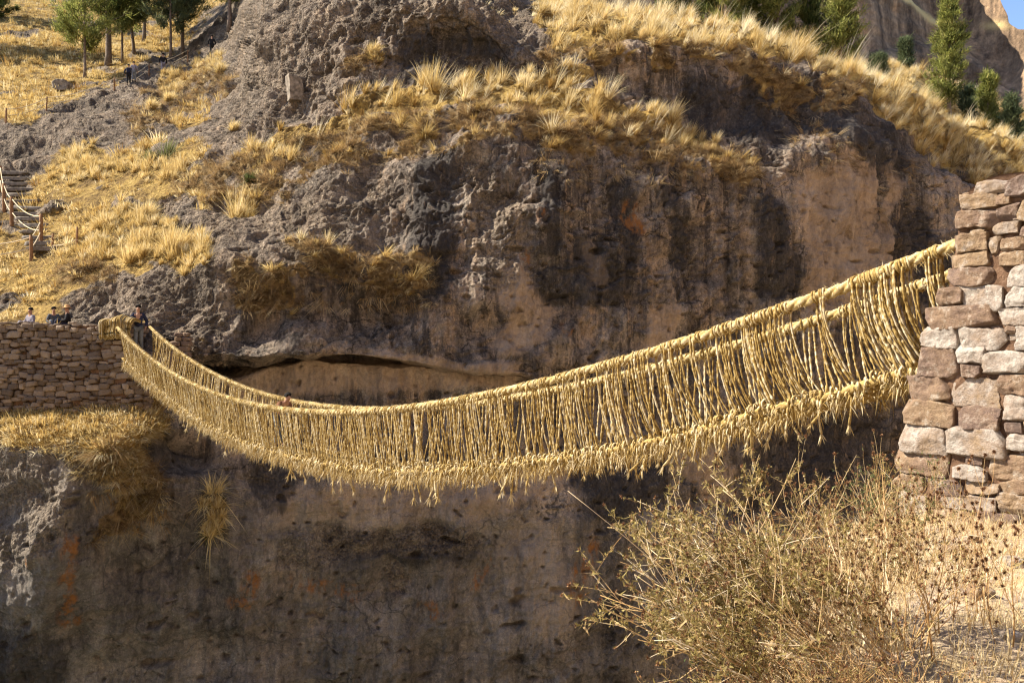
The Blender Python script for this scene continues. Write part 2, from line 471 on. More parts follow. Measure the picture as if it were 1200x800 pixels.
ledge = strokes(qx, qy, [([(-120, 488), (0, 488), (60, 496), (120, 500), (165, 495)], 32), ([(110, 520), (160, 540)], 24)])
ichu_l = [([(300, 185), (340, 168), (390, 150), (440, 128), (520, 108), (560, 100), (620, 105), (660, 120), (720, 136), (780, 148), (820, 160), (842, 174)], 15),
          ([(620, 92), (650, 88)], 10), ([(560, 88), (600, 95), (660, 98), (690, 90)], 12),
          ([(640, 12), (700, 20), (760, 22), (800, 26), (860, 38), (900, 50), (950, 64), (1000, 84), (1040, 108), (1090, 132), (1140, 154), (1200, 172), (1300, 195)], 15),
          ([(640, 30), (700, 42), (780, 45), (850, 58)], 12),
          ([(1060, 130), (1120, 165), (1180, 190), (1240, 215)], 26), ([(1150, 205), (1230, 235)], 16),
          ([(70, 198), (110, 188), (160, 195), (200, 202)], 18), ([(95, 290), (150, 268), (200, 288), (225, 300)], 28), ([(280, 238)], 17),
          ([(200, 105), (255, 78)], 13), ([(875, 185)], 10), ([(1040, 85), (1090, 105), (1140, 120), (1200, 148)], 14)]
ichu = strokes(qx, qy, ichu_l)
brush_l = [([(230, 215), (300, 205), (380, 180), (450, 160), (540, 145), (600, 145), (680, 160), (760, 172), (830, 182), (870, 196)], 24),
           ([(640, 62), (700, 70), (780, 66), (860, 74), (930, 92), (990, 112)], 17),
           ([(290, 335), (340, 312), (420, 318), (500, 322)], 20), ([(295, 350), (330, 345)], 18),
           ([(130, 545), (165, 560), (160, 590)], 22), ([(250, 580), (250, 620)], 16), ([(120, 620), (150, 600)], 12),
           ([(165, 140), (205, 118), (255, 92)], 19), ([(255, 225), (240, 205)], 18), ([(80, 315), (130, 325)], 18), ([(420, 80), (440, 68)], 14), ([(340, 232), (355, 238)], 10),
           ([(1130, 190), (1180, 215)], 16), ([(900, 110), (960, 118)], 18), ([(545, 290)], 1)]
brush = strokes(qx, qy, brush_l) * sstep(-.34, .10, fbm(gx / 1.3, gy / 1.3, gz / 1.3, 3, 95))
grassm = np.clip(np.maximum.reduce([hill * 0.95, ledge, ichu, brush * 0.9]), 0, 1)
grassm = np.maximum(grassm, (sstep(15.6, 16.2, SS) * (1 - dome)).astype(np.float32))
tan = strokes(qx, qy, [([(960, 230), (975, 300), (970, 340), (1010, 300), (1000, 210)], 30), ([(290, 450), (400, 440), (450, 440)], 26), ([(340, 590), (450, 595), (560, 585), (640, 560)], 30), ([(620, 640), (640, 700)], 40),
                       ([(600, 330), (640, 360), (600, 400)], 26), ([(690, 290), (700, 330)], 10), ([(480, 440), (600, 445)], 20), ([(1045, 200), (1040, 330)], 9), ([(780, 370), (770, 410)], 20), ([(820, 540), (860, 570)], 24)])
orange = strokes(qx, qy, [([(80, 625), (82, 665), (75, 700), (80, 730)], 13), ([(285, 670), (280, 700)], 12), ([(345, 680), (390, 695), (410, 700)], 12), ([(505, 718)], 12), ([(580, 660), (560, 690)], 10), ([(745, 240), (745, 265)], 7), ([(615, 295), (618, 310)], 8),
                          ([(665, 385)], 6), ([(690, 640), (670, 700)], 10), ([(928, 118)], 5), ([(28, 655)], 6), ([(625, 260)], 6)])
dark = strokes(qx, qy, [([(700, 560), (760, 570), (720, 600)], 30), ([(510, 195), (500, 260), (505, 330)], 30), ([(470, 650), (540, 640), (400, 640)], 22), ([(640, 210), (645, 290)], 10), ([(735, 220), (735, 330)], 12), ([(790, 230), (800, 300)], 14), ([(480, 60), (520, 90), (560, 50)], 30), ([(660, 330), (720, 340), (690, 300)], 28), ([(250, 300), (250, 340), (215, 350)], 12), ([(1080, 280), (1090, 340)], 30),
                        ([(900, 250), (910, 330)], 24), ([(330, 520), (320, 570)], 30), ([(195, 540), (220, 535)], 22), ([(830, 120), (900, 130), (970, 130), (1040, 180)], 30), ([(900, 560), (1000, 540)], 60), ([(0, 760), (50, 780)], 40)])  # dark rock zones; shade of the dome hollow and left recess painted in

# ---- displacement
face = np.clip(1 - hill - ledge - 0.8 * sstep(15.2, 16.0, SS), 0, 1)
far_damp = np.clip(60.0 / gy, 0.3, 1.0)
steep = np.clip(1 - np.abs(N0[..., 2]) * 1.1, 0, 1)
domez = strokes(PXb, PYb, [([(300, 110), (330, 60), (420, 20), (520, 10), (600, 15)], 62)])
big = 0.75 * domez * fbm(gx / 2.6, gy / 2.6, gz / 3.4, 3, 9) + 0.52 * (1 - domez) * face * fbm(gx / 2.6, gy / 2.6, gz / 2.4, 2, 19) + 0.55 * fbm(gx / 5.5, gy / 5.5, gz / 5.5, 3, 1) * (0.35 + 0.65 * face)
drape = strokes(PXb, PYb, [([(560, 200), (640, 205), (760, 215), (860, 235)], 34), ([(290, 360), (420, 360), (500, 355)], 26), ([(900, 130), (1000, 165), (1050, 215)], 34)])
flute = (0.20 * drape * gnoise(gx / 0.45, gy / 0.45, gz / 2.6, 37) - (0.30 * np.abs(gnoise(gx / .62, gy / .62, gz / 1.5, 39)) * (0.55 + .6 * drape)) * (1 - .55 * gran) - 0.45 * gran * np.abs(fbm(gx / 2.1, gy / 2.1, gz / 2.6, 2, 33)) - 0.13 * (1 - .55 * gran) * np.abs(gnoise(gx / .27, gy / .27, gz / .6, 38)) + 0.07 * gnoise(gx / .13, gy / .13, gz / .2, 36) + 0.22 * fbm(gx / 1.1, gy / 1.1, gz / 7.0, 4, 31) - 0.10 * np.abs(fbm(gx / 2.2, gy / 2.2, gz / 9.0, 3, 47))) * face * steep
bil = np.abs(gnoise(gx / 0.75, gy / 0.75, gz / 0.6, 3)) + 0.55 * np.abs(gnoise(gx / 0.36, gy / 0.36, gz / 0.3, 4)) + 0.25 * np.abs(gnoise(gx / 0.17, gy / 0.17, gz / 0.15, 5))
gr = np.clip(gran + 0.22 * face, 0, 1)
bush = brush * np.abs(fbm(gx / 0.8, gy / 0.8, gz / 0.8, 3, 15)) * 0.55
lump = -(bil - 0.45) * 0.12 * gr * (1 - .6 * domez) + bush - 0.40 * domez * np.abs(gnoise(gx / .9, gy / .9, gz / 3.2, 14)) - 0.16 * domez * np.abs(gnoise(gx / .35, gy / .35, gz / 1.2, 16))
# broken bedrock: blocks of two sizes standing in and out along joints
wx_ = 1.0 * fbm(gx / 2.2, gy / 2.2, gz / 2.2, 4, 401, .6); wz_ = 1.0 * fbm(gx / 2.2, gy / 2.2, gz / 2.2, 4, 412, .6)
e1, ra, rb = worley((gx + wx_) / 2.3, gy / 3.0, (gz + wz_) / 1.5, 403)
e2, rc, rd = worley((gx + wx_) / 0.85, gy / 1.2, (gz + wz_) / 0.55, 404)
e3, re, _r = worley((gx + wx_) / 0.36, gy / 0.5, (gz + wz_) / 0.28, 405)
frac = sstep(-0.35, 0.25, fbm(gx / 6, gy / 6, gz / 6, 2, 406) + 0.35 * gran)
lowc = 0.55 + 0.45 * sstep(3.5, 7.5, SS)
sharp = sstep(-.1, .3, fbm(gx / 3, gy / 3, gz / 3, 2, 431))          # joints show only here and there
blocks = ((ra - .5) * 0.42 * sstep(0, .25, e1) - 0.10 * sharp * (1 - sstep(0, .08, e1)) + frac * ((rc - .5) * 0.26 * sstep(0, .3, e2) - 0.05 * sharp * (1 - sstep(0, .12, e2))) + (0.35 + 0.65 * frac) * ((re - .5) * 0.11 * sstep(0, .3, e3))) * face * lowc * (1 - 0.7 * brush) * (1 - 0.8 * tan)
joint = np.clip((1 - sstep(0, .06, e1)) * .6 + frac * (1 - sstep(0, .08, e2)) * .5, 0, 1) * face * sharp * lowc
tone = ((rb - .5) * 0.25 + (rd - .5) * 0.35 * frac + (re - .5) * .4) * lowc
strata = 0.10 * gnoise(gx / 9, gy / 9, gz / 0.55, 61) * face * sstep(3.4, 0.6, SS) + 0.07 * gnoise(gx / 5, gy / 5, gz / 0.35, 62) * face
pit = (-0.40 * sstep(0.46, 0.66, gnoise(gx / 1.1, gy / 1.1, gz / 0.55, 71)) - 0.22 * sstep(0.42, 0.6, gnoise(gx / .42, gy / .42, gz / 0.30, 72))) * face * steep
soft = (0.10 * fbm(gx / 1.3, gy / 1.3, gz / 1.3, 4, 81) + 0.05 * np.abs(gnoise(gx / .4, gy / .4, gz / .4, 83))) * (1 - face * 0.5)
damp = np.where(SS > 15.5, 0.6, 1.0)
# keep the ground under the bridge end and wall where it is
near_wall = strokes(PXb, PYb, [([(-200, 390), (160, 390)], 14)])
disp = (big + flute + lump + blocks + strata + pit + soft) * damp * (1 - 0.8 * near_wall)
# undercut hollow below the ledge grass, left
hollow = strokes(PXb, PYb, [([(185, 530), (225, 530)], 24)])
disp -= 0.9 * hollow
wx = gx + N0[..., 0] * disp; wy = gy + N0[..., 1] * disp; wz = gz + N0[..., 2] * disp
WPX = 600 + wx / wy * 1000; WPY = 400 - wz / wy * 1000
WN = grid_normals(wx, wy, wz)

def surf(px, py, maxY=1e9):
    """real surface point seen at a photo pixel (nearest one)"""
    d = np.maximum(np.abs(WPX - px), np.abs(WPY - py))
    m = d < 2.2
    if not m.any(): m = d <= d.min() + 1e-6
    i = np.where(m.ravel())[0]
    j = i[np.argmin(wy.ravel()[i])]
    return np.array([wx.ravel()[j], wy.ravel()[j], wz.ravel()[j]])

V = np.stack([wx, wy, wz], -1).reshape(-1, 3)
r_, c_ = np.meshgrid(np.arange(NROW - 1), np.arange(NCOL - 1), indexing='ij')
b_ = (r_ * NCOL + c_).ravel()
quads = np.stack([b_, b_ + 1, b_ + NCOL + 1, b_ + NCOL], -1)

# cliff material
nb = NB("cliff_rock")
P = nb.coord()
st = nb.scale(P, (1, 1, 0.10))
st2 = nb.scale(P, (1, 1, 0.22))
n1 = nb.noise(st, 0.75, 7, 0.6, 0.4)
n2 = nb.noise(st2, 3.2, 6, 0.6)
n3 = nb.noise(nb.scale(P, (1, 1, 0.55)), 7.0, 8, 0.8)
f = nb.math('ADD', nb.math('MULTIPLY', n1, 0.62), nb.math('ADD', nb.math('MULTIPLY', n2, 0.28), nb.math('MULTIPLY', nb.math('SUBTRACT', n3, 0.2), 0.30)))
dk = nb.attr("dark"); tn = nb.attr("tan")
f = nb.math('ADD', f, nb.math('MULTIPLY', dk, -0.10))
f = nb.math('ADD', f, nb.math('MULTIPLY', tn, 0.11))
rock = nb.ramp(f, [(0.40, (0.040, 0.034, 0.031)), (0.47, (0.115, 0.092, 0.076)), (0.55, (0.215, 0.168, 0.132)), (0.63, (0.36, 0.272, 0.198)), (0.75, (0.46, 0.36, 0.26))])
gmix = nb.ramp(nb.noise(nb.scale(P, (1, 1, 0.4)), 0.45, 5, 0.6), [(0.42, 0.0), (0.62, 1.0)])
rock = nb.mix(nb.math('MULTIPLY', gmix, 0.36), rock, nb.ramp(f, [(0.38, (0.075, 0.072, 0.070)), (0.66, (0.33, 0.31, 0.28))]))
# crisp-edged lichen and weathering patches, pale and dark, with drips
pt1 = nb.ramp(nb.noise(nb.scale(P, (1, 1, .45)), 1.5, 9, 0.78, 0.6), [(0.52, 0.0), (0.56, 1.0)])
rock = nb.mix(nb.math('MULTIPLY', pt1, 0.40), rock, nb.mix(nb.noise(P, 5, 6, .8), (0.10, 0.095, 0.088), (0.40, 0.36, 0.30)))
pt2 = nb.ramp(nb.noise(nb.scale(P, (1.1, 1.1, .30)), 2.1, 9, 0.8, 0.5), [(0.54, 0.0), (0.575, 1.0)])
rock = nb.mix(nb.math('MULTIPLY', pt2, 0.55), rock, (0.038, 0.032, 0.030))
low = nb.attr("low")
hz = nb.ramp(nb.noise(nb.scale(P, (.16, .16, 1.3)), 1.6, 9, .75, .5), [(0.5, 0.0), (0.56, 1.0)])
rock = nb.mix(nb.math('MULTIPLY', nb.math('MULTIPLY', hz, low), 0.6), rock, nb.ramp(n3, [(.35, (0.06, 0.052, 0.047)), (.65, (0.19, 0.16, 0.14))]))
gp_ = nb.ramp(nb.noise(nb.scale(P, (1, 1, .6)), 0.5, 9, .7, .4), [(0.5, 0.0), (0.57, 1.0)])
rock = nb.mix(nb.math('MULTIPLY', nb.math('MULTIPLY', gp_, low), 0.6), rock, nb.ramp(n3, [(.35, (0.21, 0.188, 0.168)), (.65, (0.43, 0.39, 0.35))]))
dr1 = nb.ramp(nb.noise(nb.scale(P, (1, 1, .055)), 1.25, 10, 0.72, 0.35), [(0.535, 0.0), (0.575, 1.0)])
rock = nb.mix(nb.math('MULTIPLY', dr1, nb.math('MULTIPLY_ADD', low, -0.5, nb.math('SUBTRACT', 0.78, nb.math('MULTIPLY', tn, .5)))), rock, nb.ramp(n3, [(.35, (0.026, 0.022, 0.021)), (.65, (0.085, 0.072, 0.064))]))
dr2 = nb.ramp(nb.noise(nb.scale(P, (1.3, 1.3, .075)), 1.05, 10, 0.72, 0.3), [(0.56, 0.0), (0.60, 1.0)])
rock = nb.mix(nb.math('MULTIPLY', dr2, nb.math('MULTIPLY_ADD', low, -0.35, 0.6)), rock, nb.ramp(n3, [(.35, (0.24, 0.165, 0.11)), (.65, (0.46, 0.34, 0.235))]))
fl = nb.ramp(nb.noise(P, 7.5, 5, .75), [(0.60, 0.0), (0.64, 1.0)])
rock = nb.mix(nb.math('MULTIPLY', fl, 0.35), rock, (0.42, 0.37, 0.30))
fd = nb.ramp(nb.noise(nb.scale(P, (1, 1, 1.4)), 6.0, 4, .7), [(0.34, 1.0), (0.375, 0.0)])
rock = nb.mix(nb.math('MULTIPLY', fd, 0.8), rock, (0.02, 0.017, 0.015))
tnm = nb.math('ADD', 1.0, nb.attr("tone"))
tcol = nb.n("ShaderNodeCombineColor"); [nb.link(tnm, tcol.inputs[k]) for k in range(3)]
rock = nb.mix(0.9, rock, tcol.outputs[0], 'MULTIPLY')
rock = nb.mix(nb.math('MULTIPLY', nb.attr("joint"), 0.6), rock, (0.035, 0.028, 0.024))
rock = nb.mix(0.8, rock, nb.ramp(nb.noise(P, .30, 5, .6), [(.36, (.66, .64, .62)), (.62, (1.35, 1.31, 1.26))]), 'MULTIPLY')
wv = nb.n("ShaderNodeVectorMath", operation='ADD'); nz_ = nb.n("ShaderNodeTexNoise"); nb.link(P, nz_.inputs["Vector"]); nz_.inputs["Scale"].default_value = .7; nz_.inputs["Detail"].default_value = 6
nb.link(P, wv.inputs[0]); sc_ = nb.n("ShaderNodeVectorMath", operation='SCALE'); nb.link(nz_.outputs["Color"], sc_.inputs[0]); sc_.inputs["Scale"].default_value = 2.2; nb.link(sc_.outputs[0], wv.inputs[1])
ck = nb.voro(nb.scale(wv.outputs[0], (.30, .30, .75)), 1.0, 'DISTANCE_TO_EDGE')
ckm = nb.math('MULTIPLY', nb.ramp(ck.outputs["Distance"], [(0.004, 1.0), (0.022, 0.0)]), nb.ramp(nb.noise(P, .55, 4), [(.46, 0.0), (.56, 1.0)]))
rock = nb.mix(nb.math('MULTIPLY', ckm, 0.75), rock, (0.018, 0.015, 0.013))
speck = nb.ramp(nb.noise(P, 15.0, 6, 0.85), [(0.36, 0.25), (0.5, 1.0), (0.64, 1.9)])
rock = nb.mix(0.5, rock, speck, 'MULTIPLY')
tcl = nb.ramp(nb.noise(nb.scale(P, (1, 1, .35)), 1.8, 8, .7), [(.36, (0.27, 0.19, 0.13)), (.6, (0.50, 0.37, 0.26))])
tmask = nb.mapr(nb.math('ADD', tn, nb.math('MULTIPLY', nb.math('SUBTRACT', nb.noise(nb.scale(P, (1, 1, .2)), 1.9, 10, .78, .3), .5), 2.8)), .40, .8)
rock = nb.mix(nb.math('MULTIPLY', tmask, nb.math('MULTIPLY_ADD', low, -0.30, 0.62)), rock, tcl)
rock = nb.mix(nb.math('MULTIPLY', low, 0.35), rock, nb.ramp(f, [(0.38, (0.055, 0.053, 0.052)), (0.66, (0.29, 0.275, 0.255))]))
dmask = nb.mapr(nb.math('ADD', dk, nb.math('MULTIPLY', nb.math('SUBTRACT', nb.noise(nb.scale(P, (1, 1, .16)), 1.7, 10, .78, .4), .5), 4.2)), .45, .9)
rock = nb.mix(nb.math('MULTIPLY', dmask, 0.70), rock, nb.ramp(n3, [(.35, (.026, .023, .023)), (.65, (.085, .074, .068))]))  # darkens the dark zones, painted shade of the hollows included
v1 = nb.voro(P, 5.5); v2 = nb.voro(P, 13.0)
gn = nb.attr("gran")
gc = rock_g = nb.ramp(nb.math('ADD', nb.math('MULTIPLY', nb.noise(P, 2.2, 7, 0.65), 0.7), nb.math('MULTIPLY', v2.outputs["Color"], 0.25)),
             [(0.34, (0.070, 0.050, 0.035)), (0.48, (0.21, 0.156, 0.108)), (0.62, (0.46, 0.36, 0.25))])
gc = nb.mix(0.7, gc, tcol.outputs[0], 'MULTIPLY')
rock = nb.mix(nb.math('MULTIPLY', gn, 0.48), rock, gc)
om = nb.math('MULTIPLY', nb.attr("orange"), nb.ramp(nb.noise(nb.scale(P, (1, 1, .6)), 2.6, 7, 0.7), [(0.46, 0.0), (0.60, 0.85)]))
om2 = nb.math('MULTIPLY', nb.ramp(nb.noise(nb.scale(P, (1, 1, .5)), 0.9, 8, 0.75, 0.5), [(0.66, 0.0), (0.72, 0.5)]), nb.math('SUBTRACT', 1.0, gn))
rock = nb.mix(nb.math('MAXIMUM', om, om2), rock, nb.mix(nb.noise(P, 6, 4), (0.22, 0.085, 0.022), (0.42, 0.18, 0.05)))
gm = nb.attr("grassm")
gfac = nb.math('MULTIPLY', gm, 1.0)
edge = nb.math('ADD', gfac, nb.math('MULTIPLY', nb.math('SUBTRACT', nb.noise(P, 3.0, 7, 0.7), 0.5), 0.9))
gfac = nb.mapr(edge, 0.35, 0.6)
soil = nb.ramp(nb.math('ADD', nb.math('MULTIPLY', nb.noise(P, 0.8, 7, 0.7), 0.6), nb.math('MULTIPLY', nb.noise(P, 7.0, 5, 0.7), 0.4)),
               [(0.36, (0.09, 0.055, 0.022)), (0.47, (0.23, 0.145, 0.048)), (0.56, (0.44, 0.295, 0.09)), (0.68, (0.60, 0.43, 0.16))])
bm = nb.attr("brush")
soil = nb.mix(nb.math('MULTIPLY', bm, 0.8), soil, nb.ramp(nb.noise(P, 4, 6, .7), [(0.35, (0.12, 0.088, 0.058)), (0.65, (0.36, 0.26, 0.14))]))
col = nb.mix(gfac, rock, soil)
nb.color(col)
nb.b.inputs["Roughness"].default_value = 0.95
h1 = nb.math('ADD', nb.noise(P, 4.0, 8, 0.7), nb.math('MULTIPLY', nb.noise(P, 18, 6, 0.7), 0.35))
b1 = nb.bump(h1, 1.0, 0.30)
h2 = nb.math('MULTIPLY', nb.math('ADD', v1.outputs["Distance"], nb.math('MULTIPLY', v2.outputs["Distance"], 0.6)), nb.math('MULTIPLY_ADD', gn, 0.9, 0.1))
b2 = nb.bump(h2, 0.8, -0.22, b1)
nb.normal(b2)
cliff_mat = nb.m

me = mesh_from("cliff", V, quads=quads)
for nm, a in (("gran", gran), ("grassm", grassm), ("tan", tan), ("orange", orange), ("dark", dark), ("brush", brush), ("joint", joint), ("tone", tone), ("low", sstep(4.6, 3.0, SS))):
    attr(me, nm, a)
cliff = obj("cliff", me, cliff_mat)
tag(cliff, "dark streaked gorge cliff with grassy terraces and hillside behind the rope bridge", "cliff", kind="structure")
del V, quads, b_, r_, c_
# ------------------------------------------------------------------ the near bank the photographer stands on
EDGE = np.array([(-140, -22), (-60, -9), (-25, -3), (-8, 1.2), (0.0, 2.9), (1.15, 4.3), (2.0, 6.0), (3.35, 8.45), (5.8, 9.6), (9, 12.0), (25, 24), (70, 46), (150, 80)], float)
def edge_dist(x, y):
    best = np.full(np.shape(x), 1e9); sgn = np.ones(np.shape(x))
    for (x0, y0), (x1, y1) in zip(EDGE[:-1], EDGE[1:]):
        dx, dy = x1 - x0, y1 - y0
        t = np.clip(((x - x0) * dx + (y - y0) * dy) / (dx * dx + dy * dy), 0, 1)
        ex, ey = x - x0 - t * dx, y - y0 - t * dy
        d = np.hypot(ex, ey)
        side = dx * (y - y0) - dy * (x - x0)
        sgn = np.where(d < best, np.where(side < 0, 1.0, -1.0), sgn); best = np.minimum(best, d)
    return best * sgn
def bank_z(x, y, detail=True):
    x = np.asarray(x, float); y = np.asarray(y, float)
    d = edge_dist(x, y)
    back = np.maximum(0, -y - 1.0) + np.maximum(0, x - 7) * 0.5  # unseen slope behind the camera, added to bounce warm light onto the cliff
    z = -1.66 + 0.50 * back ** 1.02 + 0.03 * x
    z = z - 0.35 * np.exp(-np.maximum(d, 0) / 0.5)
    z = np.where(d < 0, z - 19.5 * (1 - np.exp(np.minimum(d, 0) / 3.2)) - np.minimum(1.5, -2.5 * d), z)
    z = np.maximum(z, -21.3)
    if detail:
        z = z + 0.10 * fbm(x / 1.4, y / 1.4, 0 * x, 4, 201) + 0.05 * np.abs(gnoise(x / .22, y / .22, 0 * x, 205)) + 0.5 * fbm(x / 9, y / 9, 0 * x, 3, 207) * sstep(6, 20, np.hypot(x, y - 3))
    return z
bx = np.concatenate([np.linspace(-140, -12, 70), np.linspace(-11.5, -1, 40), np.arange(-0.95, 9, 0.045), np.linspace(9.3, 30, 60), np.linspace(31, 150, 60)])
by = np.concatenate([np.linspace(-110, -10, 60), np.linspace(-9.5, 1, 50), np.arange(1.05, 10.5, 0.045), np.linspace(10.8, 90, 120)])
X, Yy = np.meshgrid(bx, by, indexing='xy')
Z = bank_z(X, Yy)
nc = len(bx); nr = len(by)
r_, c_ = np.meshgrid(np.arange(nr - 1), np.arange(nc - 1), indexing='ij')
b_ = (r_ * nc + c_).ravel()
me = mesh_from("near_ground", np.stack([X, Yy, Z], -1).reshape(-1, 3), quads=np.stack([b_, b_ + 1, b_ + nc + 1, b_ + nc], -1))
nb = NB("bank_soil"); P = nb.coord()
f = nb.math('ADD', nb.math('MULTIPLY', nb.noise(P, 1.6, 8, 0.65), 0.6), nb.math('MULTIPLY', nb.noise(P, 14, 6, 0.7), 0.4))
c = nb.ramp(f, [(0.36, (0.26, 0.19, 0.13)), (0.5, (0.48, 0.365, 0.26)), (0.62, (0.62, 0.49, 0.37))])
straw = nb.ramp(nb.noise(nb.scale(P, (1, 1, 1)), 3.1, 8, 0.75), [(0.45, 0.0), (0.6, 1.0)])
c = nb.mix(nb.math('MULTIPLY', straw, 0.6), c, (0.52, 0.38, 0.17))
vv = nb.voro(P, 11)
c = nb.mix(nb.ramp(vv.outputs["Distance"], [(0.1, 0.0), (0.5, 0.35)]), c, (0.17, 0.12, 0.085))
nb.color(c); nb.normal(nb.bump(nb.math('ADD', nb.noise(P, 12, 8, 0.7), nb.math('MULTIPLY', vv.outputs["Distance"], -0.8)), 0.8, 0.06))
near_ground = obj("near_ground", me, nb.m)
tag(near_ground, "pale dry stony ground of the near bank beside the stone pillar", "ground", kind="structure")

# river at the bottom of the gorge
nb = NB("river_water"); P = nb.coord()
nb.color((0.05, 0.075, 0.06)); nb.b.inputs["Roughness"].default_value = 0.12
nb.b.inputs["Specular IOR Level"].default_value = 0.5
nb.normal(nb.bump(nb.noise(nb.scale(P, (1, .5, 1)), 1.2, 5), 0.4, 0.1))
me = mesh_from("river", [(-160, -30, -20.6), (160, -30, -20.6), (160, 110, -20.6), (-160, 110, -20.6)], quads=[(0, 1, 2, 3)])
tag(obj("river", me, nb.m), "river at the bottom of the gorge under the bridge", "river", kind="structure")

# ------------------------------------------------------------------ far cliff and the slope before it
uu = np.linspace(0, 1, 420); vv_ = np.linspace(0, 1, 170)
fpx = 560 + uu * 900
top = pchip([560, 900, 1040, 1150, 1163, 1172, 1183, 1192, 1204, 1240, 1300, 1460], [-130, -100, -70, -36, -14, 8, 26, 33, 35, 46, 80, 140], fpx)
G, Hh = np.meshgrid(fpx, vv_, indexing='xy')
Tp = np.broadcast_to(top, G.shape)
pyc = 175 + (Tp - 175) * Hh
Yc = 150 + 6 * sstep(0.2, 0.9, Hh) + (G - 1000) * 0.035 - 0.26 * np.clip(G - 1125, 0, 80) + 0.18 * np.clip(G - 1025, 0, 70)
step1 = sstep(0.42, 0.5, Hh + 0.06 * np.sin(G / 37)); Yc = Yc + 5 * step1
# grassy spur coming down to the left of the big face
spur = 0.8 * np.exp(-((pyc - (G - 1060) * 0.72 - 0) / 4.0) ** 2) * sstep(1150, 1090, G) * sstep(980, 1060, G)
Yc = Yc - 5 * sstep(-16, 2, (pyc - (G - 1060) * 0.72)) * sstep(1190, 1110, G) 
zc = (400 - pyc) / 1000 * Yc; xc = (G - 600) / 1000 * Yc
dsp = 1.6 * fbm(xc / 14, Yc / 14, zc / 20, 3, 301) + 0.9 * fbm(xc / 3.5, Yc / 3.5, zc / 16, 4, 311) + 0.5 * gnoise(xc / 20, Yc / 20, zc / 1.7, 321) + .35 * np.abs(fbm(xc / 1.5, Yc / 1.5, zc / 1.5, 3, 331))
yc2 = Yc - dsp
# a back so that it is a solid mass
V = np.stack([xc, yc2, zc], -1)
back = V[-1:].copy(); back[..., 1] += 60; back[..., 2] += 4
V = np.concatenate([V, back], 0)
nr, nc = V.shape[:2]
r_, c_ = np.meshgrid(np.arange(nr - 1), np.arange(nc - 1), indexing='ij'); b_ = (r_ * nc + c_).ravel()
me = mesh_from("far_cliff", V.reshape(-1, 3), quads=np.stack([b_, b_ + 1, b_ + nc + 1, b_ + nc], -1))
gmask = np.concatenate([np.clip(spur * 1.6 + np.exp(-((G - 1166) / 14) ** 2 - ((pyc - 30) / 4) ** 2), 0, 1), np.ones((1, nc))], 0)
attr(me, "grassm", gmask)
nb = NB("far_rock"); P = nb.coord()
f = nb.math('ADD', nb.math('MULTIPLY', nb.noise(nb.scale(P, (1, 1, .16)), 0.28, 8, 0.65, .5), 0.7), nb.math('MULTIPLY', nb.noise(P, 1.1, 6, .7), 0.3))
c = nb.ramp(f, [(0.38, (0.06, 0.042, 0.03)), (0.5, (0.19, 0.13, 0.085)), (0.62, (0.42, 0.28, 0.17))])
c = nb.mix(nb.attr("grassm"), c, (0.55, 0.42, 0.2))
nb.color(c); nb.normal(nb.bump(nb.noise(P, 1.3, 8, .7), 0.7, 0.8))
tag(obj("far_cliff", me, nb.m), "tall brown cliff far behind the ridge under the strip of blue sky", "cliff", kind="structure")

# ------------------------------------------------------------------ the rope bridge
BD = np.array((-0.613, 0.790)); BD /= np.linalg.norm(BD)
BP = np.array((BD[1], -BD[0]))            # across the bridge, away from the camera
BP = BP if BP[0] > 0 else -BP
BO = np.array((4.1, 8.0)); BL = 31.2
RAILW = 1.22
def rail_h(t):
    u = t / 31.0
    return 0.88 - 0.0155 * t - 4 * 2.25 * u * (1 - u)
TD = [-1, 0, .71, 1.08, 2.13, 3.4, 4.97, 6.95, 9.53, 11.85, 15.3, 18, 21.5, 25.9, 29.7, 32]
HD = [.02, -.16, -.348, -.494, -.77, -1.16, -1.55, -1.93, -2.35, -2.6, -2.72, -2.68, -2.42, -1.72, -.98, -.5]
def deck_h(t): return pchip(TD, HD, np.atleast_1d(t))
def bpos(t, e, h):
    t = np.asarray(t, float); e = np.broadcast_to(np.asarray(e, float), t.shape)
    xy = BO + t[..., None] * BD + e[..., None] * BP
    return np.concatenate([xy, np.broadcast_to(np.asarray(h, float), t.shape)[..., None]], -1)

straw_stops = [(0.0, (0.10, 0.055, 0.015)), (0.3, (0.27, 0.17, 0.048)), (0.6, (0.40, 0.285, 0.11)), (1.0, (0.62, 0.53, 0.36))]
nb = NB("straw_rope"); P = nb.coord()
t_ = nb.math('ADD', nb.attr("tint"), nb.math('MULTIPLY', nb.math('SUBTRACT', nb.noise(P, 30, 5, .7), 0.5), 0.9))
c = nb.ramp(t_, straw_stops)
nb.color(c); nb.normal(nb.bump(nb.noise(P, 90, 4, .7), 0.6, 0.01))
nb.translucent(c, 0.12)
ROPE = nb.m
bridge = thing("rope_bridge", "woven straw rope footbridge sagging across the gorge with two braided handrails", "bridge", (*(BO + BD * 15.5), -2.7))
def bobj(name, acc, **k):
    me = acc.mesh(name)
    o = obj(name, me, ROPE, bridge)
    o.matrix_parent_inverse = Matrix.Translation(-bridge.location)
    return tag(o, **k)

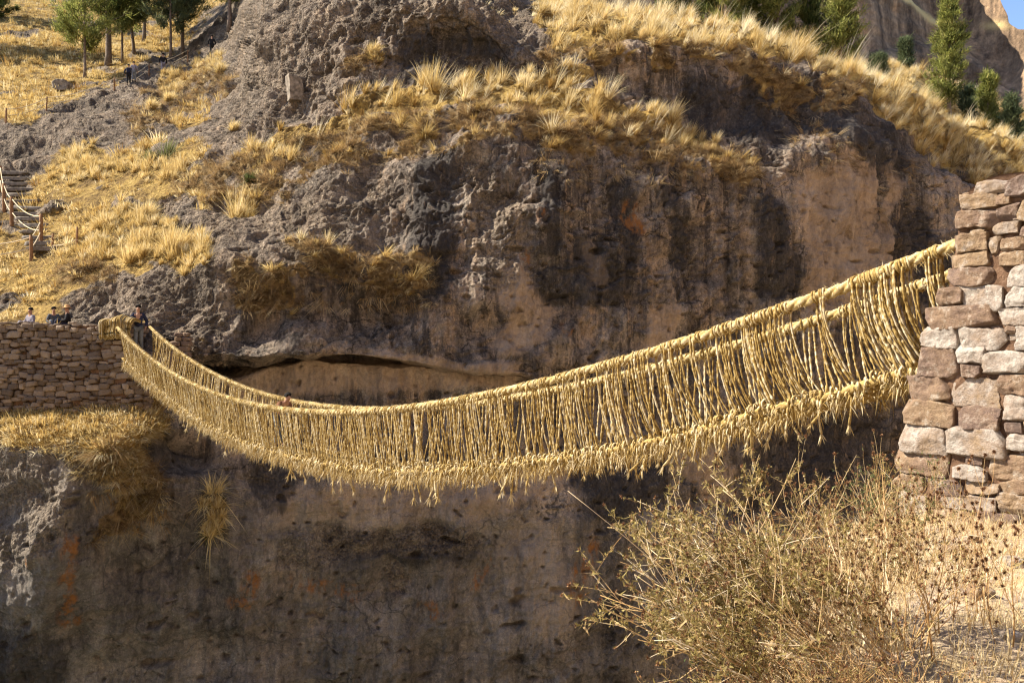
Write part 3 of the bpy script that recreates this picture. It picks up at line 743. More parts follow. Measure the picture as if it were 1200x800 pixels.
def twisted(path_fn, t0, t1, n, rad, pitch, strands, sides, seed):
    t = np.linspace(t0, t1, n)
    C = path_fn(t)
    C = C + np.stack([gnoise(t * 1.7, 0 * t, 0 * t + seed, 5), gnoise(t * 1.7, 0 * t + 9, 0 * t, 6), gnoise(t * 1.3, 0 * t + 5, 0 * t + seed, 7)], -1) * 0.022
    T = np.gradient(C, axis=0); T /= np.linalg.norm(T, axis=1, keepdims=True)
    A = np.cross(T, (0, 0, 1)); A /= np.linalg.norm(A, axis=1, keepdims=True); B = np.cross(A, T)
    th = np.arange(sides) / sides * 2 * np.pi
    TT, TH = np.meshgrid(t, th, indexing='ij')
    ph_ = TH - TT * 2 * np.pi / pitch
    lob = np.abs(np.cos(strands * 0.5 * ph_))
    fib = np.abs(np.sin(9 * (TH + TT * 2 * np.pi / (pitch * .8)) + 2 * gnoise(TT * 6, np.cos(TH), np.sin(TH), 19)))
    rr = rad * (0.60 + 0.44 * lob ** 0.6 + 0.07 * fib) * (1 + 0.10 * gnoise(TT * 3, TH * 0, TH * 0 + seed, 11)) + 0.010 * gnoise(TT * 30, np.cos(TH) * 3, np.sin(TH) * 3, 12)
    V = C[:, None] + rr[..., None] * (np.cos(TH)[..., None] * A[:, None] + np.sin(TH)[..., None] * B[:, None])
    i, j = np.meshgrid(np.arange(n - 1), np.arange(sides), indexing='ij'); j2 = (j + 1) % sides
    Q = np.stack([i * sides + j, i * sides + j2, (i + 1) * sides + j2, (i + 1) * sides + j], -1).reshape(-1, 4)
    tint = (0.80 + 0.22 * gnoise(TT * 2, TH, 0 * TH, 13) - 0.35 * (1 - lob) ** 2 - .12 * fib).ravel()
    return V.reshape(-1, 3), Q, tint

# hanger positions come in clusters
def hang_ts(seed, dens_right, dens_left):
    rg = np.random.default_rng(seed); ts = []
    t = -0.05
    while t < 31.0:
        clus = rg.integers(3, 9) if t < 12 else rg.integers(5, 12)
        d = np.interp(t, [0, 3, 12, 31], [dens_right, dens_right, (dens_right + dens_left) / 2, dens_left])
        for _ in range(clus):
            ts.append(t); t += rg.uniform(0.6, 1.4) / d
        t += rg.uniform(0.03, 0.22) * np.interp(t, [0, 4, 14, 31], [1.1, 1.0, 0.7, 0.4])
        if rg.random() < 0.12: t += rg.uniform(0.06, .16)
    return np.array(ts)
NEAR_T = hang_ts(3, 30.0, 21.0); FAR_T = hang_ts(8, 17.0, 15.0)
def rail_t(px): k = (px - 600) / 1000.0; return (BO[0] - k * BO[1]) / (-BD[0] + k * BD[1])
_g = [(1101, 1086, 7), (1064, 998, 40), (967, 955, 6), (925, 917, 3), (913, 892, 10), (888, 866, 11), (858, 838, 8), (824, 811, 4), (800, 775, 11), (765, 742, 10), (733, 700, 15)]
_rg = np.random.default_rng(91)
NEAR_T = np.sort(np.concatenate([rail_t(np.linspace(a, b, n) + _rg.uniform(-.9, .9, n)) for a, b, n in _g] + [NEAR_T[NEAR_T > rail_t(694)]]))

for side, TS in ((0, NEAR_T), (1, FAR_T)):
    acc = Acc()
    e0 = side * RAILW
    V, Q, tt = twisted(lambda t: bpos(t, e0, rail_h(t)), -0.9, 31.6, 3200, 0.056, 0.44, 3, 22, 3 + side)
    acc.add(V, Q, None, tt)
    # lashings where the hangers are tied on
    rg = np.random.default_rng(50 + side)
    k = 10
    th = np.linspace(0, 2 * np.pi, k)
    keep = TS[rg.random(len(TS)) < 0.85]
    cc = bpos(keep, e0, rail_h(keep)); Tn = bpos(keep + .05, e0, rail_h(keep + .05)) - cc
    Tn /= np.linalg.norm(Tn, axis=1, keepdims=True)
    A = np.cross(Tn, (0, 0, 1)); A /= np.linalg.norm(A, axis=1, keepdims=True); B = np.cross(A, Tn)
    rr = 0.060 + 0.008 * rg.random(len(keep))
    skew = rg.uniform(-0.03, 0.03, len(keep))
    ring = cc[:, None] + rr[:, None, None] * (np.cos(th)[None, :, None] * A[:, None] + np.sin(th)[None, :, None] * B[:, None]) + (skew[:, None] * np.cos(th)[None])[..., None] * Tn[:, None]
    V, Q, T = tubes(ring, 0.0115, 5, False)
    acc.add(V, Q, None, np.repeat(rg.uniform(.3, .8, len(keep)), k * 5))
    # loose straw sticking off the rope
    n = 6500
    t = rg.uniform(-0.2, 31, n); c0 = bpos(t, e0, rail_h(t))
    a = rg.uniform(0, 2 * np.pi, n)
    dr = np.stack([np.cos(a) * BP[0], np.cos(a) * BP[1], np.sin(a)], -1)
    al = np.concatenate([np.tile(BD, (n, 1)), np.zeros((n, 1))], 1) * rg.uniform(-1.5, 1.5, (n, 1))
    dd = dr + al; dd /= np.linalg.norm(dd, axis=1, keepdims=True)
    V, Q, T, nv = blades(c0 + dr * 0.06, dd, np.tile((0, 0, -0.3), (n, 1)), rg.uniform(.03, .09, n), np.full(n, .006), 2)
    acc.add(V, Q, T, np.repeat(rg.uniform(.4, 1, n), nv))
    bobj("handrail", acc)

def hanger_paths(TS, side, rg, K=13):
    n = len(TS); s = np.linspace(0, 1, K)
    e0 = side * RAILW; sg = 1 if side == 0 else -1
    top = bpos(TS, e0 + rg.normal(0, .045, n), rail_h(TS) - 0.03)
    even = np.interp(np.arange(n), np.arange(0, n, 14), TS[::14]) if n > 14 else TS      # spread out again at the foot
    slant = np.interp(TS, [0, 1.5, 4, 8, 31], [-0.24, -0.27, -0.17, -0.03, 0.02]) + rg.normal(0, 0.035, n)
    tb = np.maximum(np.where(TS < 5, 0.8, 0.55) * TS + np.where(TS < 5, 0.2, 0.45) * even + slant, -0.55)
    bot = bpos(tb, e0 + sg * (0.13 + rg.uniform(-.05, .08, n)), deck_h(tb) + 0.03 + rg.uniform(-.05, .05, n))
    p = np.interp(TS, [0, 4, 10, 31], [2.3, 1.8, 1.25, 1.1]) * rg.uniform(.85, 1.15, n)
    w = s[None, :] ** p[:, None]
    path = np.empty((n, K, 3))
    path[..., :2] = top[:, None, :2] + w[..., None] * (bot - top)[:, None, :2]
    path[..., 2] = top[:, None, 2] + s[None] * (bot - top)[:, None, 2]
    ph = rg.uniform(0, 50, n)
    amp = (np.sin(np.pi * s) ** 0.7)[None]
    path[..., 0] += 0.022 * amp * gnoise(s[None] * 2.5 + ph[:, None], ph[:, None], 0 * s[None], 21)
    path[..., 1] += 0.022 * amp * gnoise(s[None] * 2.5 + ph[:, None], ph[:, None] + 7, 0 * s[None], 22)
    return path

def cord_geo(paths, rg):
    """two-strand twisted straw cord with a few loose ends"""
    n, K, _ = paths.shape
    K2 = 40
    s = np.linspace(0, K - 1, K2); i = np.minimum(s.astype(int), K - 2); f = (s - i)[None, :, None]
    P = paths[:, i] * (1 - f) + paths[:, i + 1] * f
    rad = rg.uniform(0.0095, 0.0145, n)[:, None] * (1 + 0.25 * np.sin(np.linspace(0, 60, K2))[None] + 0.2 * np.clip(rg.normal(0, 1, (n, K2)), -2, 2))
    V, Q, T = tubes(P, rad, 5)
    tint = np.repeat(np.repeat(rg.uniform(0.25, 0.85, n)[:, None], K2, 1) + rg.normal(0, .17, (n, K2)), 5)
    return V, Q, T, np.concatenate([tint.ravel(), np.full(2 * n, .5)])

rg = np.random.default_rng(77)
pn = hanger_paths(NEAR_T, 0, rg); pf = hanger_paths(FAR_T, 1, rg)
order = np.argsort(NEAR_T)
for i in order[:100]:
    acc = Acc(); acc.add(*cord_geo(pn[i:i + 1], rg)); bobj("hanger_cord", acc)
acc = Acc(); acc.add(*cord_geo(pn[order[100:]], rg)); acc.add(*cord_geo(pf, rg))
bobj("hanger_cords", acc, kind="stuff")

# deck: a mat of grass rope and twigs on four cables
nt_, ns_ = 900, 26
t = np.linspace(-0.7, 31.4, nt_); a = np.linspace(0, 2 * np.pi, ns_, endpoint=False)
TT, AA = np.meshgrid(t, a, indexing='ij')
hw = 0.42; hh = np.interp(t, [0, 3, 8, 20, 31], [0.085, 0.075, 0.065, 0.055, .055])[:, None]
se = np.sign(np.cos(AA)) * np.abs(np.cos(AA)) ** 0.55 * hw
sh = np.sign(np.sin(AA)) * np.abs(np.sin(AA)) ** 0.7 * hh
rough = 0.05 * gnoise(TT * 4, se * 6, sh * 6, 41) + 0.035 * np.abs(gnoise(TT * 13, se * 14, sh * 14, 42)) - 0.01
bulge = 0.03 * np.sin(TT * 2 * np.pi / 0.31)
V = bpos(TT.ravel(), (RAILW / 2 + (se * (1 + rough * 1.2 + bulge * .6))).ravel(), (deck_h(TT.ravel()) - 0.06 + (sh + np.sign(sh) * rough).ravel()))
i, j = np.meshgrid(np.arange(nt_ - 1), np.arange(ns_), indexing='ij'); j2 = (j + 1) % ns_
Q = np.stack([i * ns_ + j, i * ns_ + j2, (i + 1) * ns_ + j2, (i + 1) * ns_ + j], -1).reshape(-1, 4)
acc = Acc(); acc.add(V, Q, None, 0.40 + 0.4 * gnoise(TT * 9, se * 9, sh * 9, 43).ravel())
n = 15000
t = rg.uniform(-0.3, 31.1, n); e = rg.uniform(-.47, .47, n)
base = bpos(t, RAILW / 2 + e, deck_h(t) + rg.uniform(-.13, .06, n))
dd = rg.normal(0, 1, (n, 3)); dd[:, :2] += BP * 0.3; dd[:, 2] *= .45; dd /= np.linalg.norm(dd, axis=1, keepdims=True)
V, Q, T, nv = blades(base, dd, np.tile((0, 0, -.25), (n, 1)), rg.uniform(.10, .30, n), rg.uniform(.008, .02, n), 2)
acc.add(V, Q, T, np.repeat(rg.uniform(.2, .95, n), nv))
bobj("deck", acc)
# cables along the deck edges, knotted
for e in (0.16, RAILW - 0.16):
    acc = Acc()
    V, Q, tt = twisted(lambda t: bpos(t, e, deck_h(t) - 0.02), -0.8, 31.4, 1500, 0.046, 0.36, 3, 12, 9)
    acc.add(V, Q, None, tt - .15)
    rg2 = np.random.default_rng(int(e * 100))
    n = 2200
    t = rg2.uniform(-.2, 31, n); c0 = bpos(t, e + rg2.normal(0, .03, n), deck_h(t) + rg2.uniform(-.09, .06, n))
    k = 9; th = np.linspace(0, 2 * np.pi * 0.9, k)
    A = np.concatenate([np.tile(BP, (n, 1)), np.zeros((n, 1))], 1); B = np.tile((0, 0, 1.), (n, 1))
    tl = rg2.uniform(-.8, .8, n)
    Al = np.concatenate([np.tile(BD, (n, 1)), np.zeros((n, 1))], 1)
    A2 = A * np.cos(tl)[:, None] + Al * np.sin(tl)[:, None]
    ring = c0[:, None] + rg2.uniform(.02, .06, n)[:, None, None] * (np.cos(th)[None, :, None] * A2[:, None] + np.sin(th)[None, :, None] * B[:, None])
    V, Q, T = tubes(ring, rg2.uniform(.008, .016, n)[:, None] * np.ones((1, k)), 5)
    acc.add(V, Q, T, np.concatenate([np.repeat(rg2.uniform(.4, 1, n), k * 5), np.full(2 * n, .6)]))
    bobj("deck_cable", acc)

# fringe of cut rope ends below both edges
def tassel_geo(acc, p0, L, rg, fat=1.0):
    """a frayed rope end: thin stem, knot and a brush of fibres"""
    K = 7; s = np.linspace(0, 1, K)
    drift = rg.normal(0, .18, 3); drift[2] = 0
    path = p0 + np.outer(s, (0, 0, -L * .7)) + np.outer(s ** 2, drift * L)
    rad = np.interp(s, [0, .8, .9, 1], [.009, .009, .019, .010]) * fat
    V, Q, T = tubes(path[None], rad[None], 5); acc.add(V, Q, T, rg.uniform(.4, .9))
    n = 9
    dd = np.tile((0., 0, -1), (n, 1)) + rg.normal(0, .28, (n, 3)) + drift * 1.2; dd /= np.linalg.norm(dd, axis=1, keepdims=True)
    V, Q, T, nv = blades(np.tile(path[-1], (n, 1)), dd, np.zeros((n, 3)), np.full(n, L * .32) * rg.uniform(.7, 1.2, n), np.full(n, .014 * fat), 2)
    acc.add(V, Q, T, np.repeat(rg.uniform(.5, 1, n), nv))
acc = Acc()
n = 15000
t = np.concatenate([rg.uniform(0.2, 31, n * 2 // 3), rg.uniform(0.2, 31, n // 3)]); n = len(t)
e = np.concatenate([rg.normal(.13, .05, n * 2 // 3), rg.normal(RAILW - .13, .05, n - n * 2 // 3)])
base = bpos(t, e, deck_h(t) + rg.uniform(-.20, .02, n))
clump = 0.5 + 0.5 * gnoise(t * 3.1, 0 * t, 0 * t, 51)
Lh = rg.uniform(.06, .22, n) * (0.12 + 1.7 * np.clip(clump * 1.6 - .35, 0, 1.2))
dd = np.tile((0, 0, -1.), (n, 1)) + rg.normal(0, .55, (n, 3)); dd[:, :2] -= BP * 0.25 * (e < .6)[:, None]; dd /= np.linalg.norm(dd, axis=1, keepdims=True)
Lh = Lh * np.interp(t, [0, 4, 9], [.55, .75, 1.0])
V, Q, T, nv = blades(base, dd, np.tile((0, 0, -.4), (n, 1)), Lh, rg.uniform(.006, .016, n), 2)
acc.add(V, Q, T, np.repeat(rg.uniform(.15, 1., n), nv))
for _ in range(620):
    tt = rg.uniform(2, 31); ee = rg.choice([.13, .2, RAILW - .13])
    tassel_geo(acc, bpos(np.array(tt), ee, float(deck_h(tt)[0]) - .1)[()], rg.uniform(.10, .30), rg)
bobj("fringe", acc, kind="stuff")
# the long rope ends that hang well below the deck near the pillar and along the middle
for i in range(72):
    tt = rg.uniform(.5, 4.2) if i < 26 else rg.uniform(4, 24)
    acc = Acc()
    L = rg.uniform(.24, .46) if i < 26 else rg.uniform(.28, .6)
    tassel_geo(acc, bpos(np.array(tt), rg.choice([.12, .2, .3]), float(deck_h(tt)[0]) - .1), L, rg, 1.35)
    bobj("rope_tassel", acc)
# ------------------------------------------------------------------ stone work
def stone_geo(w, h, d, rg, res=9):
    """one rough block centred at 0: x = width, y = depth, z = height; noise-shaped, chipped"""
    bm = bmesh.new()
    bmesh.ops.create_cube(bm, size=1.0)
    bmesh.ops.subdivide_edges(bm, edges=bm.edges[:], cuts=res, use_grid_fill=True)
    v = np.array([q.co[:] for q in bm.verts]); f = [[q.index for q in p.verts] for p in bm.faces]
    bm.free()
    p = v * 2                                    # -1..1
    r = 0.03 + 0.05 * rg.random()
    hs = np.array((w, d, h)) / 2; rad = r * min(w, h)
    q = p * hs
    inner = np.maximum(hs - rad, 1e-3)
    cl = np.clip(q, -inner, inner); dv = q - cl
    ln = np.linalg.norm(dv, axis=1, keepdims=True)
    q = cl + np.where(ln > 1e-6, dv / np.maximum(ln, 1e-6) * np.minimum(ln, rad), 0)
    sd = int(rg.integers(0, 9999)); o = rg.random(3) * 90
    # skew so that the outline is a rough quadrilateral
    k1, k2, k3 = rg.normal(0, .10, 3)
    q[:, 0] += k1 * q[:, 2]; q[:, 2] += k2 * 0.35 * q[:, 0] + k3 * 0.12 * q[:, 0] ** 2 / max(w, .01)
    sc = 1 / max(.10, min(w, h))
    nn = 0.13 * fbm(q[:, 0] * sc * .9 + o[0], q[:, 1] * sc * .9 + o[1], q[:, 2] * sc * .9 + o[2], 4, sd) * min(w, h)
    n2 = 0.018 * fbm(q[:, 0] * 22 + o[0], q[:, 1] * 22, q[:, 2] * 22 + o[2], 3, sd + 5) * min(1, min(w, h) * 5)
    dirn = q / hs; dirn = dirn ** 3; dirn /= np.linalg.norm(dirn, axis=1, keepdims=True) + 1e-6
    q = q + dirn * (nn + n2)[:, None]
    for _ in range(14):                           # chipped corners and broken faces
        nrm = rg.normal(0, 1, 3) * (1, .8, 1); nrm /= np.linalg.norm(nrm)
        lim = np.abs(nrm * hs).sum() * rg.uniform(.70, .96)
        q = q - np.maximum(0, q @ nrm - lim)[:, None] * nrm
    return q, np.array(f)

STONE_STOPS = [(0.0, (0.09, 0.066, 0.056)), (0.2, (0.16, 0.108, 0.083)), (0.4, (0.205, 0.135, 0.088)), (0.6, (0.245, 0.168, 0.10)), (0.8, (0.27, 0.21, 0.165)), (1.0, (0.37, 0.325, 0.28))]
nb = NB("rough_stone"); P = nb.coord()
c = nb.ramp(nb.math('ADD', nb.attr("tint"), nb.math('MULTIPLY', nb.math('SUBTRACT', nb.noise(P, 4.5, 8, .75), .5), 1.25)), STONE_STOPS)
w = nb.ramp(nb.noise(P, 9, 6, .75), [(.53, 0), (.66, 0.6)])
c = nb.mix(w, c, (0.40, 0.35, 0.30))
dk_ = nb.ramp(nb.noise(P, 31, 5, .75), [(.30, .45), (.5, 1.0)])
c = nb.mix(.8, c, dk_, 'MULTIPLY')
nb.color(c); nb.normal(nb.bump(nb.math('ADD', nb.noise(P, 16, 8, .7), nb.math('MULTIPLY', nb.noise(P, 70, 4, .7), .4)), .85, .035))
STONE = nb.m
nb = NB("mud_mortar"); P = nb.coord()
c = nb.ramp(nb.noise(P, 7, 8, .7), [(.35, (.09, .05, .03)), (.55, (.20, .115, .07)), (.7, (.29, .19, .125))])
nb.color(c); nb.normal(nb.bump(nb.noise(P, 25, 8, .75), 1.0, .05))
MORTAR = nb.m

# pillar face: vertical plane parallel to the bridge, its left edge leaning (battered end)
PO = np.array((3.994, 7.80)); PT = -BD; PN = -BP     # along the face towards the camera / out of the face
def face_pt(px, py):
    k = (px - 600) / 1000.0
    # ray (k,1)*Y meets PO + s*PT
    A = np.array([[k, -PT[0]], [1, -PT[1]]]); Y, s = np.linalg.solve(A, PO)
    return s, (400 - py) / 1000.0 * Y
pillar = thing("stone_pillar", "rough stone abutment pillar in the foreground that the bridge ropes are anchored to", "stone pillar", (*(PO + PT * .8), -1.7))
STN = """1121 229 1170 247|1120 248 1172 267|1174 241 1196 259|1168 261 1201 274|1138 270 1160 276|1116 275 1160 296|1163 279 1176 297|1178 279 1206 294|1108 298 1168 314|1178 296 1206 311|1107 315 1165 335|1188 313 1226 336|1096 336 1131 356|1133 335 1182 363|1186 338 1220 359|1088 358 1167 384|1174 361 1216 380|1080 385 1127 407|1129 386 1181 410|1181 382 1195 391|1197 384 1240 409|1072 409 1130 441|1128 404 1158 425|1131 427 1153 441|1160 411 1212 437|1062 442 1114 469|1117 445 1171 474|1177 437 1214 461|1059 470 1121 498|1128 475 1172 501|1182 464 1222 492|1054 499 1110 529|1111 502 1180 534|1183 495 1204 509|1188 511 1226 528|1049 530 1120 555|1121 545 1159 560|1134 535 1156 543|1161 534 1216 560|1046 556 1090 578|1092 562 1135 578|1106 579 1172 596|1053 580 1092 612|1138 564 1174 577|1177 562 1220 578|1176 580 1230 603|1096 598 1150 614|1152 600 1200 618|1146 214 1184 228|1184 209 1206 232|1172 228 1188 240|1198 236 1230 258|1204 262 1240 276|1210 280 1250 296|1209 298 1246 312|1230 314 1262 336|1222 338 1262 360|1218 362 1264 383|1242 385 1280 410|1216 412 1268 436|1217 438 1262 462|1225 465 1275 492|1208 495 1256 509|1230 511 1280 530|1219 534 1276 560|1223 562 1270 580|1233 582 1280 606|1207 214 1250 232"""
rg = np.random.default_rng(5)
acc = Acc()
def place_stone(acc, x0, y0, x1, y1, tint, proud=0.0, depth=None):
    s0, h0 = face_pt(x0, y1); s1, h1 = face_pt(x1, y0)
    _, h0b = face_pt(x1, y1); _, h1b = face_pt(x0, y0)
    w = s1 - s0; h = ((h1 - h0b) + (h1b - h0)) / 2
    dpt = depth or rg.uniform(.22, .32)
    q, f = stone_geo(max(.03, w * 1.10), max(.02, h * 1.11), dpt, rg, 17)
    # follow the perspective of the courses a little (stones lie level)
    sc, hc = (s0 + s1) / 2, (h0 + h1 + h0b + h1b) / 4
    xy = PO + np.outer(q[:, 0] + sc, PT) - np.outer(q[:, 1] + dpt / 2 - .10 - proud, PN)
    acc.add(np.concatenate([xy, (q[:, 2] + hc)[:, None]], 1), f, None, tint)
tints = {8: .62, 5: .58, 28: .45, 13: .85, 22: .95, 20: .95, 24: .9, 17: .9, 16: .9, 18: .9, 7: .5, 21: .3, 15: .33, 25: .35, 35: .42, 36: .9, 30: .9, 14: .95, 11: .92, 26: .75, 10: .3, 12: .35}
for i, sline in enumerate(STN.split("|")):
    x0, y0, x1, y1 = map(float, sline.split())
    if x0 < np.interp(y0, [229, 265, 295, 330, 350, 395, 430, 500, 575], [1124, 1123, 1118, 1112, 1100, 1084, 1075, 1062, 1054]): x0 += 7; x1 += 1
    place_stone(acc, x0, y0, x1, y1, tints.get(i, rg.uniform(.08, .85)), rg.uniform(-.015, .02))
for _ in range(150):                             # small wedge stones pushed into the joints
    x0 = rg.uniform(1052, 1290); y0 = rg.uniform(212, 615)
    if x0 < np.interp(y0, [229, 265, 295, 330, 350, 395, 430, 500, 575], [1124, 1123, 1118, 1112, 1100, 1082, 1074, 1060, 1052]) : continue
    ww = rg.uniform(5, 14); place_stone(acc, x0, y0, x0 + ww, y0 + ww * rg.uniform(.4, .9), rg.uniform(.2, .8), -.045, .1)
me = acc.mesh("stones", False); o = obj("stones", me, STONE, pillar); o.matrix_parent_inverse = Matrix.Translation(-pillar.location)
# core of mud and small stones: follows the same outline, runs back across the bridge head
prof = [(1122, 226), (1121, 262), (1116, 292), (1110, 330), (1099, 352), (1091, 372), (1082, 396), (1074, 430), (1064, 465), (1059, 500), (1053, 540), (1050, 580), (1050, 640)]
tops = [(1129, 230), (1140, 224), (1150, 214), (1168, 207), (1185, 204), (1205, 202), (1260, 200), (1330, 200)]
nu, nv = 60, 90
hp = np.array([face_pt(x + 7, y) for x, y in prof])[::-1]       # (s,h) rising
tp = np.array([face_pt(x, y) for x, y in tops])
U, Vv = np.meshgrid(np.linspace(0, 1, nu), np.linspace(0, 1, nv), indexing='xy')
hmin = -2.3
s_right = 3.0
sl_top = tp[0, 0]
s_of = lambda h: np.interp(h, hp[:, 1], hp[:, 0])
ttop = lambda s: np.interp(s, tp[:, 0], tp[:, 1])
S = np.zeros_like(U); H = np.zeros_like(U)
topS = sl_top + U * (s_right - sl_top)
topH = ttop(topS)
H = hmin + Vv * (topH - hmin)
left = s_of(H); S = left + U * (s_right - left)
depth_core = 2.2
def ringpt(S, H, dpt):
    n = 0.03 * fbm(S * 5, H * 5, dpt * 3 + 0 * S, 4, 401)
    xy = PO + S.ravel()[:, None] * PT - (dpt * np.ones(S.size) - n.ravel() * (1 if dpt < 1 else -1))[:, None] * PN
    return np.concatenate([xy, H.ravel()[:, None]], 1)
front = ringpt(S, H, -0.05); back_ = ringpt(S, H, depth_core)
i, j = np.meshgrid(np.arange(nv - 1), np.arange(nu - 1), indexing='ij'); b = (i * nu + j).ravel()
q1 = np.stack([b, b + 1, b + nu + 1, b + nu], -1); nF = nu * nv
q2 = np.stack([b + nF, b + nu + nF, b + nu + 1 + nF, b + 1 + nF], -1)
def strip(idx): return np.stack([idx[:-1], idx[:-1] + nF, idx[1:] + nF, idx[1:]], -1)
Lc = np.arange(nv) * nu; Rc = Lc + nu - 1; Tc = (nv - 1) * nu + np.arange(nu); Bc = np.arange(nu)
acc = Acc(); acc.add(np.concatenate([front, back_]), np.concatenate([q1, q2, strip(Lc[::-1]), strip(Rc), strip(Tc), strip(Bc)]), None, .3)
me = acc.mesh("mortar"); o = obj("mortar", me, MORTAR, pillar); o.matrix_parent_inverse = Matrix.Translation(-pillar.location)
# stones of the end face, over the gorge, seen from the side only
acc = Acc()
h = -1.5
while h < 1.1:
    hh_ = rg.uniform(.14, .22); dd_ = 0.15
    while dd_ < depth_core - .1:
        ww = rg.uniform(.22, .42)
        q, f = stone_geo(ww, hh_ * .95, .2, rg, 5)
        s = float(s_of(h + hh_ / 2)) + .08
        if not (0.0 < dd_ + ww / 2 < 1.9 and rail_h(0) - .2 < h + hh_ / 2 < rail_h(0) + .2):
            xy = PO + (s + q[:, 1])[:, None] * PT - (dd_ + ww / 2 + q[:, 0])[:, None] * PN
            acc.add(np.concatenate([xy, (h + hh_ / 2 + q[:, 2])[:, None]], 1), f, None, rg.uniform(.25, .75))
        dd_ += ww + .02
    h += hh_ + .015
o = obj("end_stones", acc.mesh("end_stones"), STONE, pillar); o.matrix_parent_inverse = Matrix.Translation(-pillar.location)

# far abutment: a long wall of small stones at the other end of the bridge
abut = thing("abutment_wall", "long wall of small dark stones at the far end of the bridge", "stone wall", (-15.5, 33.6, -2.4))
WX0, WX1, WXN = -27.0, -14.2, -15.0
def wall_y(x): return 33.25 + 0.03 * (x + 14.5)
acc = Acc(); rg = np.random.default_rng(15)
z = -2.75
while z < 0.62:
    hh_ = rg.uniform(.10, .24)
    if z + hh_ > .62: hh_ = max(.09, .64 - z)
    x = WX0 + rg.uniform(0, .2); xe = WX1 if z < -.55 else WXN
    while x < xe - .05:
        ww = rg.uniform(.16, .52) * (0.7 + hh_ * 1.6)
        ww = min(ww, xe - x)
        q, f = stone_geo(ww * 1.06, hh_ * 1.08, .3, rg, 4)
        px_ = x + ww / 2
        ra_ = rg.normal(0, .07); q = np.stack([q[:, 0] * math.cos(ra_) - q[:, 2] * math.sin(ra_), q[:, 1], q[:, 0] * math.sin(ra_) + q[:, 2] * math.cos(ra_)], -1)
        dz = .06 * math.sin(px_ * 1.3 + z * 2) + rg.normal(0, .035)
        acc.add(np.stack([q[:, 0] + px_, q[:, 1] + wall_y(px_) + .15 + rg.normal(0, .055), q[:, 2] + z + hh_ / 2 + dz], -1), f, None, rg.uniform(.12, .72))
        x += ww
    z += hh_
# end return of the wall beside the bridge mouth
z = -2.75
while z < .6:
    hh_ = rg.uniform(.12, .24); y = 33.4
    while y < 36.5:
        ww = rg.uniform(.2, .5)
        q, f = stone_geo(ww * .97, hh_ * .95, .3, rg, 4)
        acc.add(np.stack([q[:, 1] + (WX1 if z < -.55 else WXN) - .13, q[:, 0] + y + ww / 2, q[:, 2] + z + hh_ / 2], -1), f, None, rg.uniform(.12, .7))
        y += ww
    z += hh_
o = obj("stones", acc.mesh("stones"), None, abut); o.matrix_parent_inverse = Matrix.Translation(-abut.location)
nb = NB("dark_wall_stone"); P = nb.coord()
c = nb.ramp(nb.math('ADD', nb.attr("tint"), nb.math('MULTIPLY', nb.math('SUBTRACT', nb.noise(P, 5.0, 6, .65), .5), .6)),
            [(0, (.085, .062, .046)), (.4, (.165, .12, .086)), (.7, (.26, .195, .14)), (1, (.40, .32, .24))])
nb.color(c); nb.normal(nb.bump(nb.noise(P, 14, 7, .7), .8, .04)); o.data.materials.append(nb.m)
def box_acc(acc, x0, x1, y0, y1, z0, z1, n=(40, 6, 10), amp=.03, seed=0, tint=.3):
    bm = bmesh.new(); bmesh.ops.create_grid(bm, x_segments=n[0], y_segments=n[1], size=.5); bm.free()
    faces = []; verts = []
    def patch(fn, a, b):
        U, V = np.meshgrid(np.linspace(0, 1, a), np.linspace(0, 1, b), indexing='xy')
        p = fn(U, V); off = sum(len(v) for v in verts); verts.append(p.reshape(-1, 3))
        i, j = np.meshgrid(np.arange(b - 1), np.arange(a - 1), indexing='ij'); k = (i * a + j).ravel()
        faces.append(np.stack([k, k + 1, k + a + 1, k + a], -1) + off)
    L = lambda a, b, t: a + (b - a) * t
    patch(lambda u, v: np.stack([L(x0, x1, u), np.full_like(u, y0), L(z0, z1, v)], -1), n[0], n[2])
    patch(lambda u, v: np.stack([L(x1, x0, u), np.full_like(u, y1), L(z0, z1, v)], -1), n[0], n[2])
    patch(lambda u, v: np.stack([L(x0, x1, u), L(y0, y1, v), np.full_like(u, z1)], -1), n[0], n[1])
    patch(lambda u, v: np.stack([np.full_like(u, x1), L(y0, y1, u), L(z0, z1, v)], -1), n[1], n[2])
    patch(lambda u, v: np.stack([np.full_like(u, x0), L(y1, y0, u), L(z0, z1, v)], -1), n[1], n[2])
    V = np.concatenate(verts); 
    nz = np.stack([fbm(V[:, 0] * 1.7, V[:, 1] * 1.7, V[:, 2] * 1.7, 3, seed + k) for k in range(3)], -1)
    acc.add(V + amp * nz, np.concatenate(faces), None, tint)
acc = Acc(); box_acc(acc, WX0, WXN - .06, 33.31, 36.6, -3.2, .58, (160, 30, 30), .05, 501); box_acc(acc, WXN - .3, WX1 - .06, 33.42, 36.6, -3.2, -.62, (20, 30, 20), .04, 503)
o = obj("earth_fill", acc.mesh("earth_fill"), MORTAR, abut); o.matrix_parent_inverse = Matrix.Translation(-abut.location)
# flat landing and steps in the bridge mouth
acc = Acc()
for k, (y0, zt) in enumerate([(33.1, -.62), (33.9, -.42), (34.7, -.25)]):
    q, f = stone_geo(1.75, .5, 1.0, rg, 8)
    acc.add(np.stack([q[:, 0] - 14.25, q[:, 1] + y0 + .5, q[:, 2] + zt - .25], -1), f, None, .35)
o = obj("landing_step", acc.mesh("landing_step"), STONE, abut); o.matrix_parent_inverse = Matrix.Translation(-abut.location)
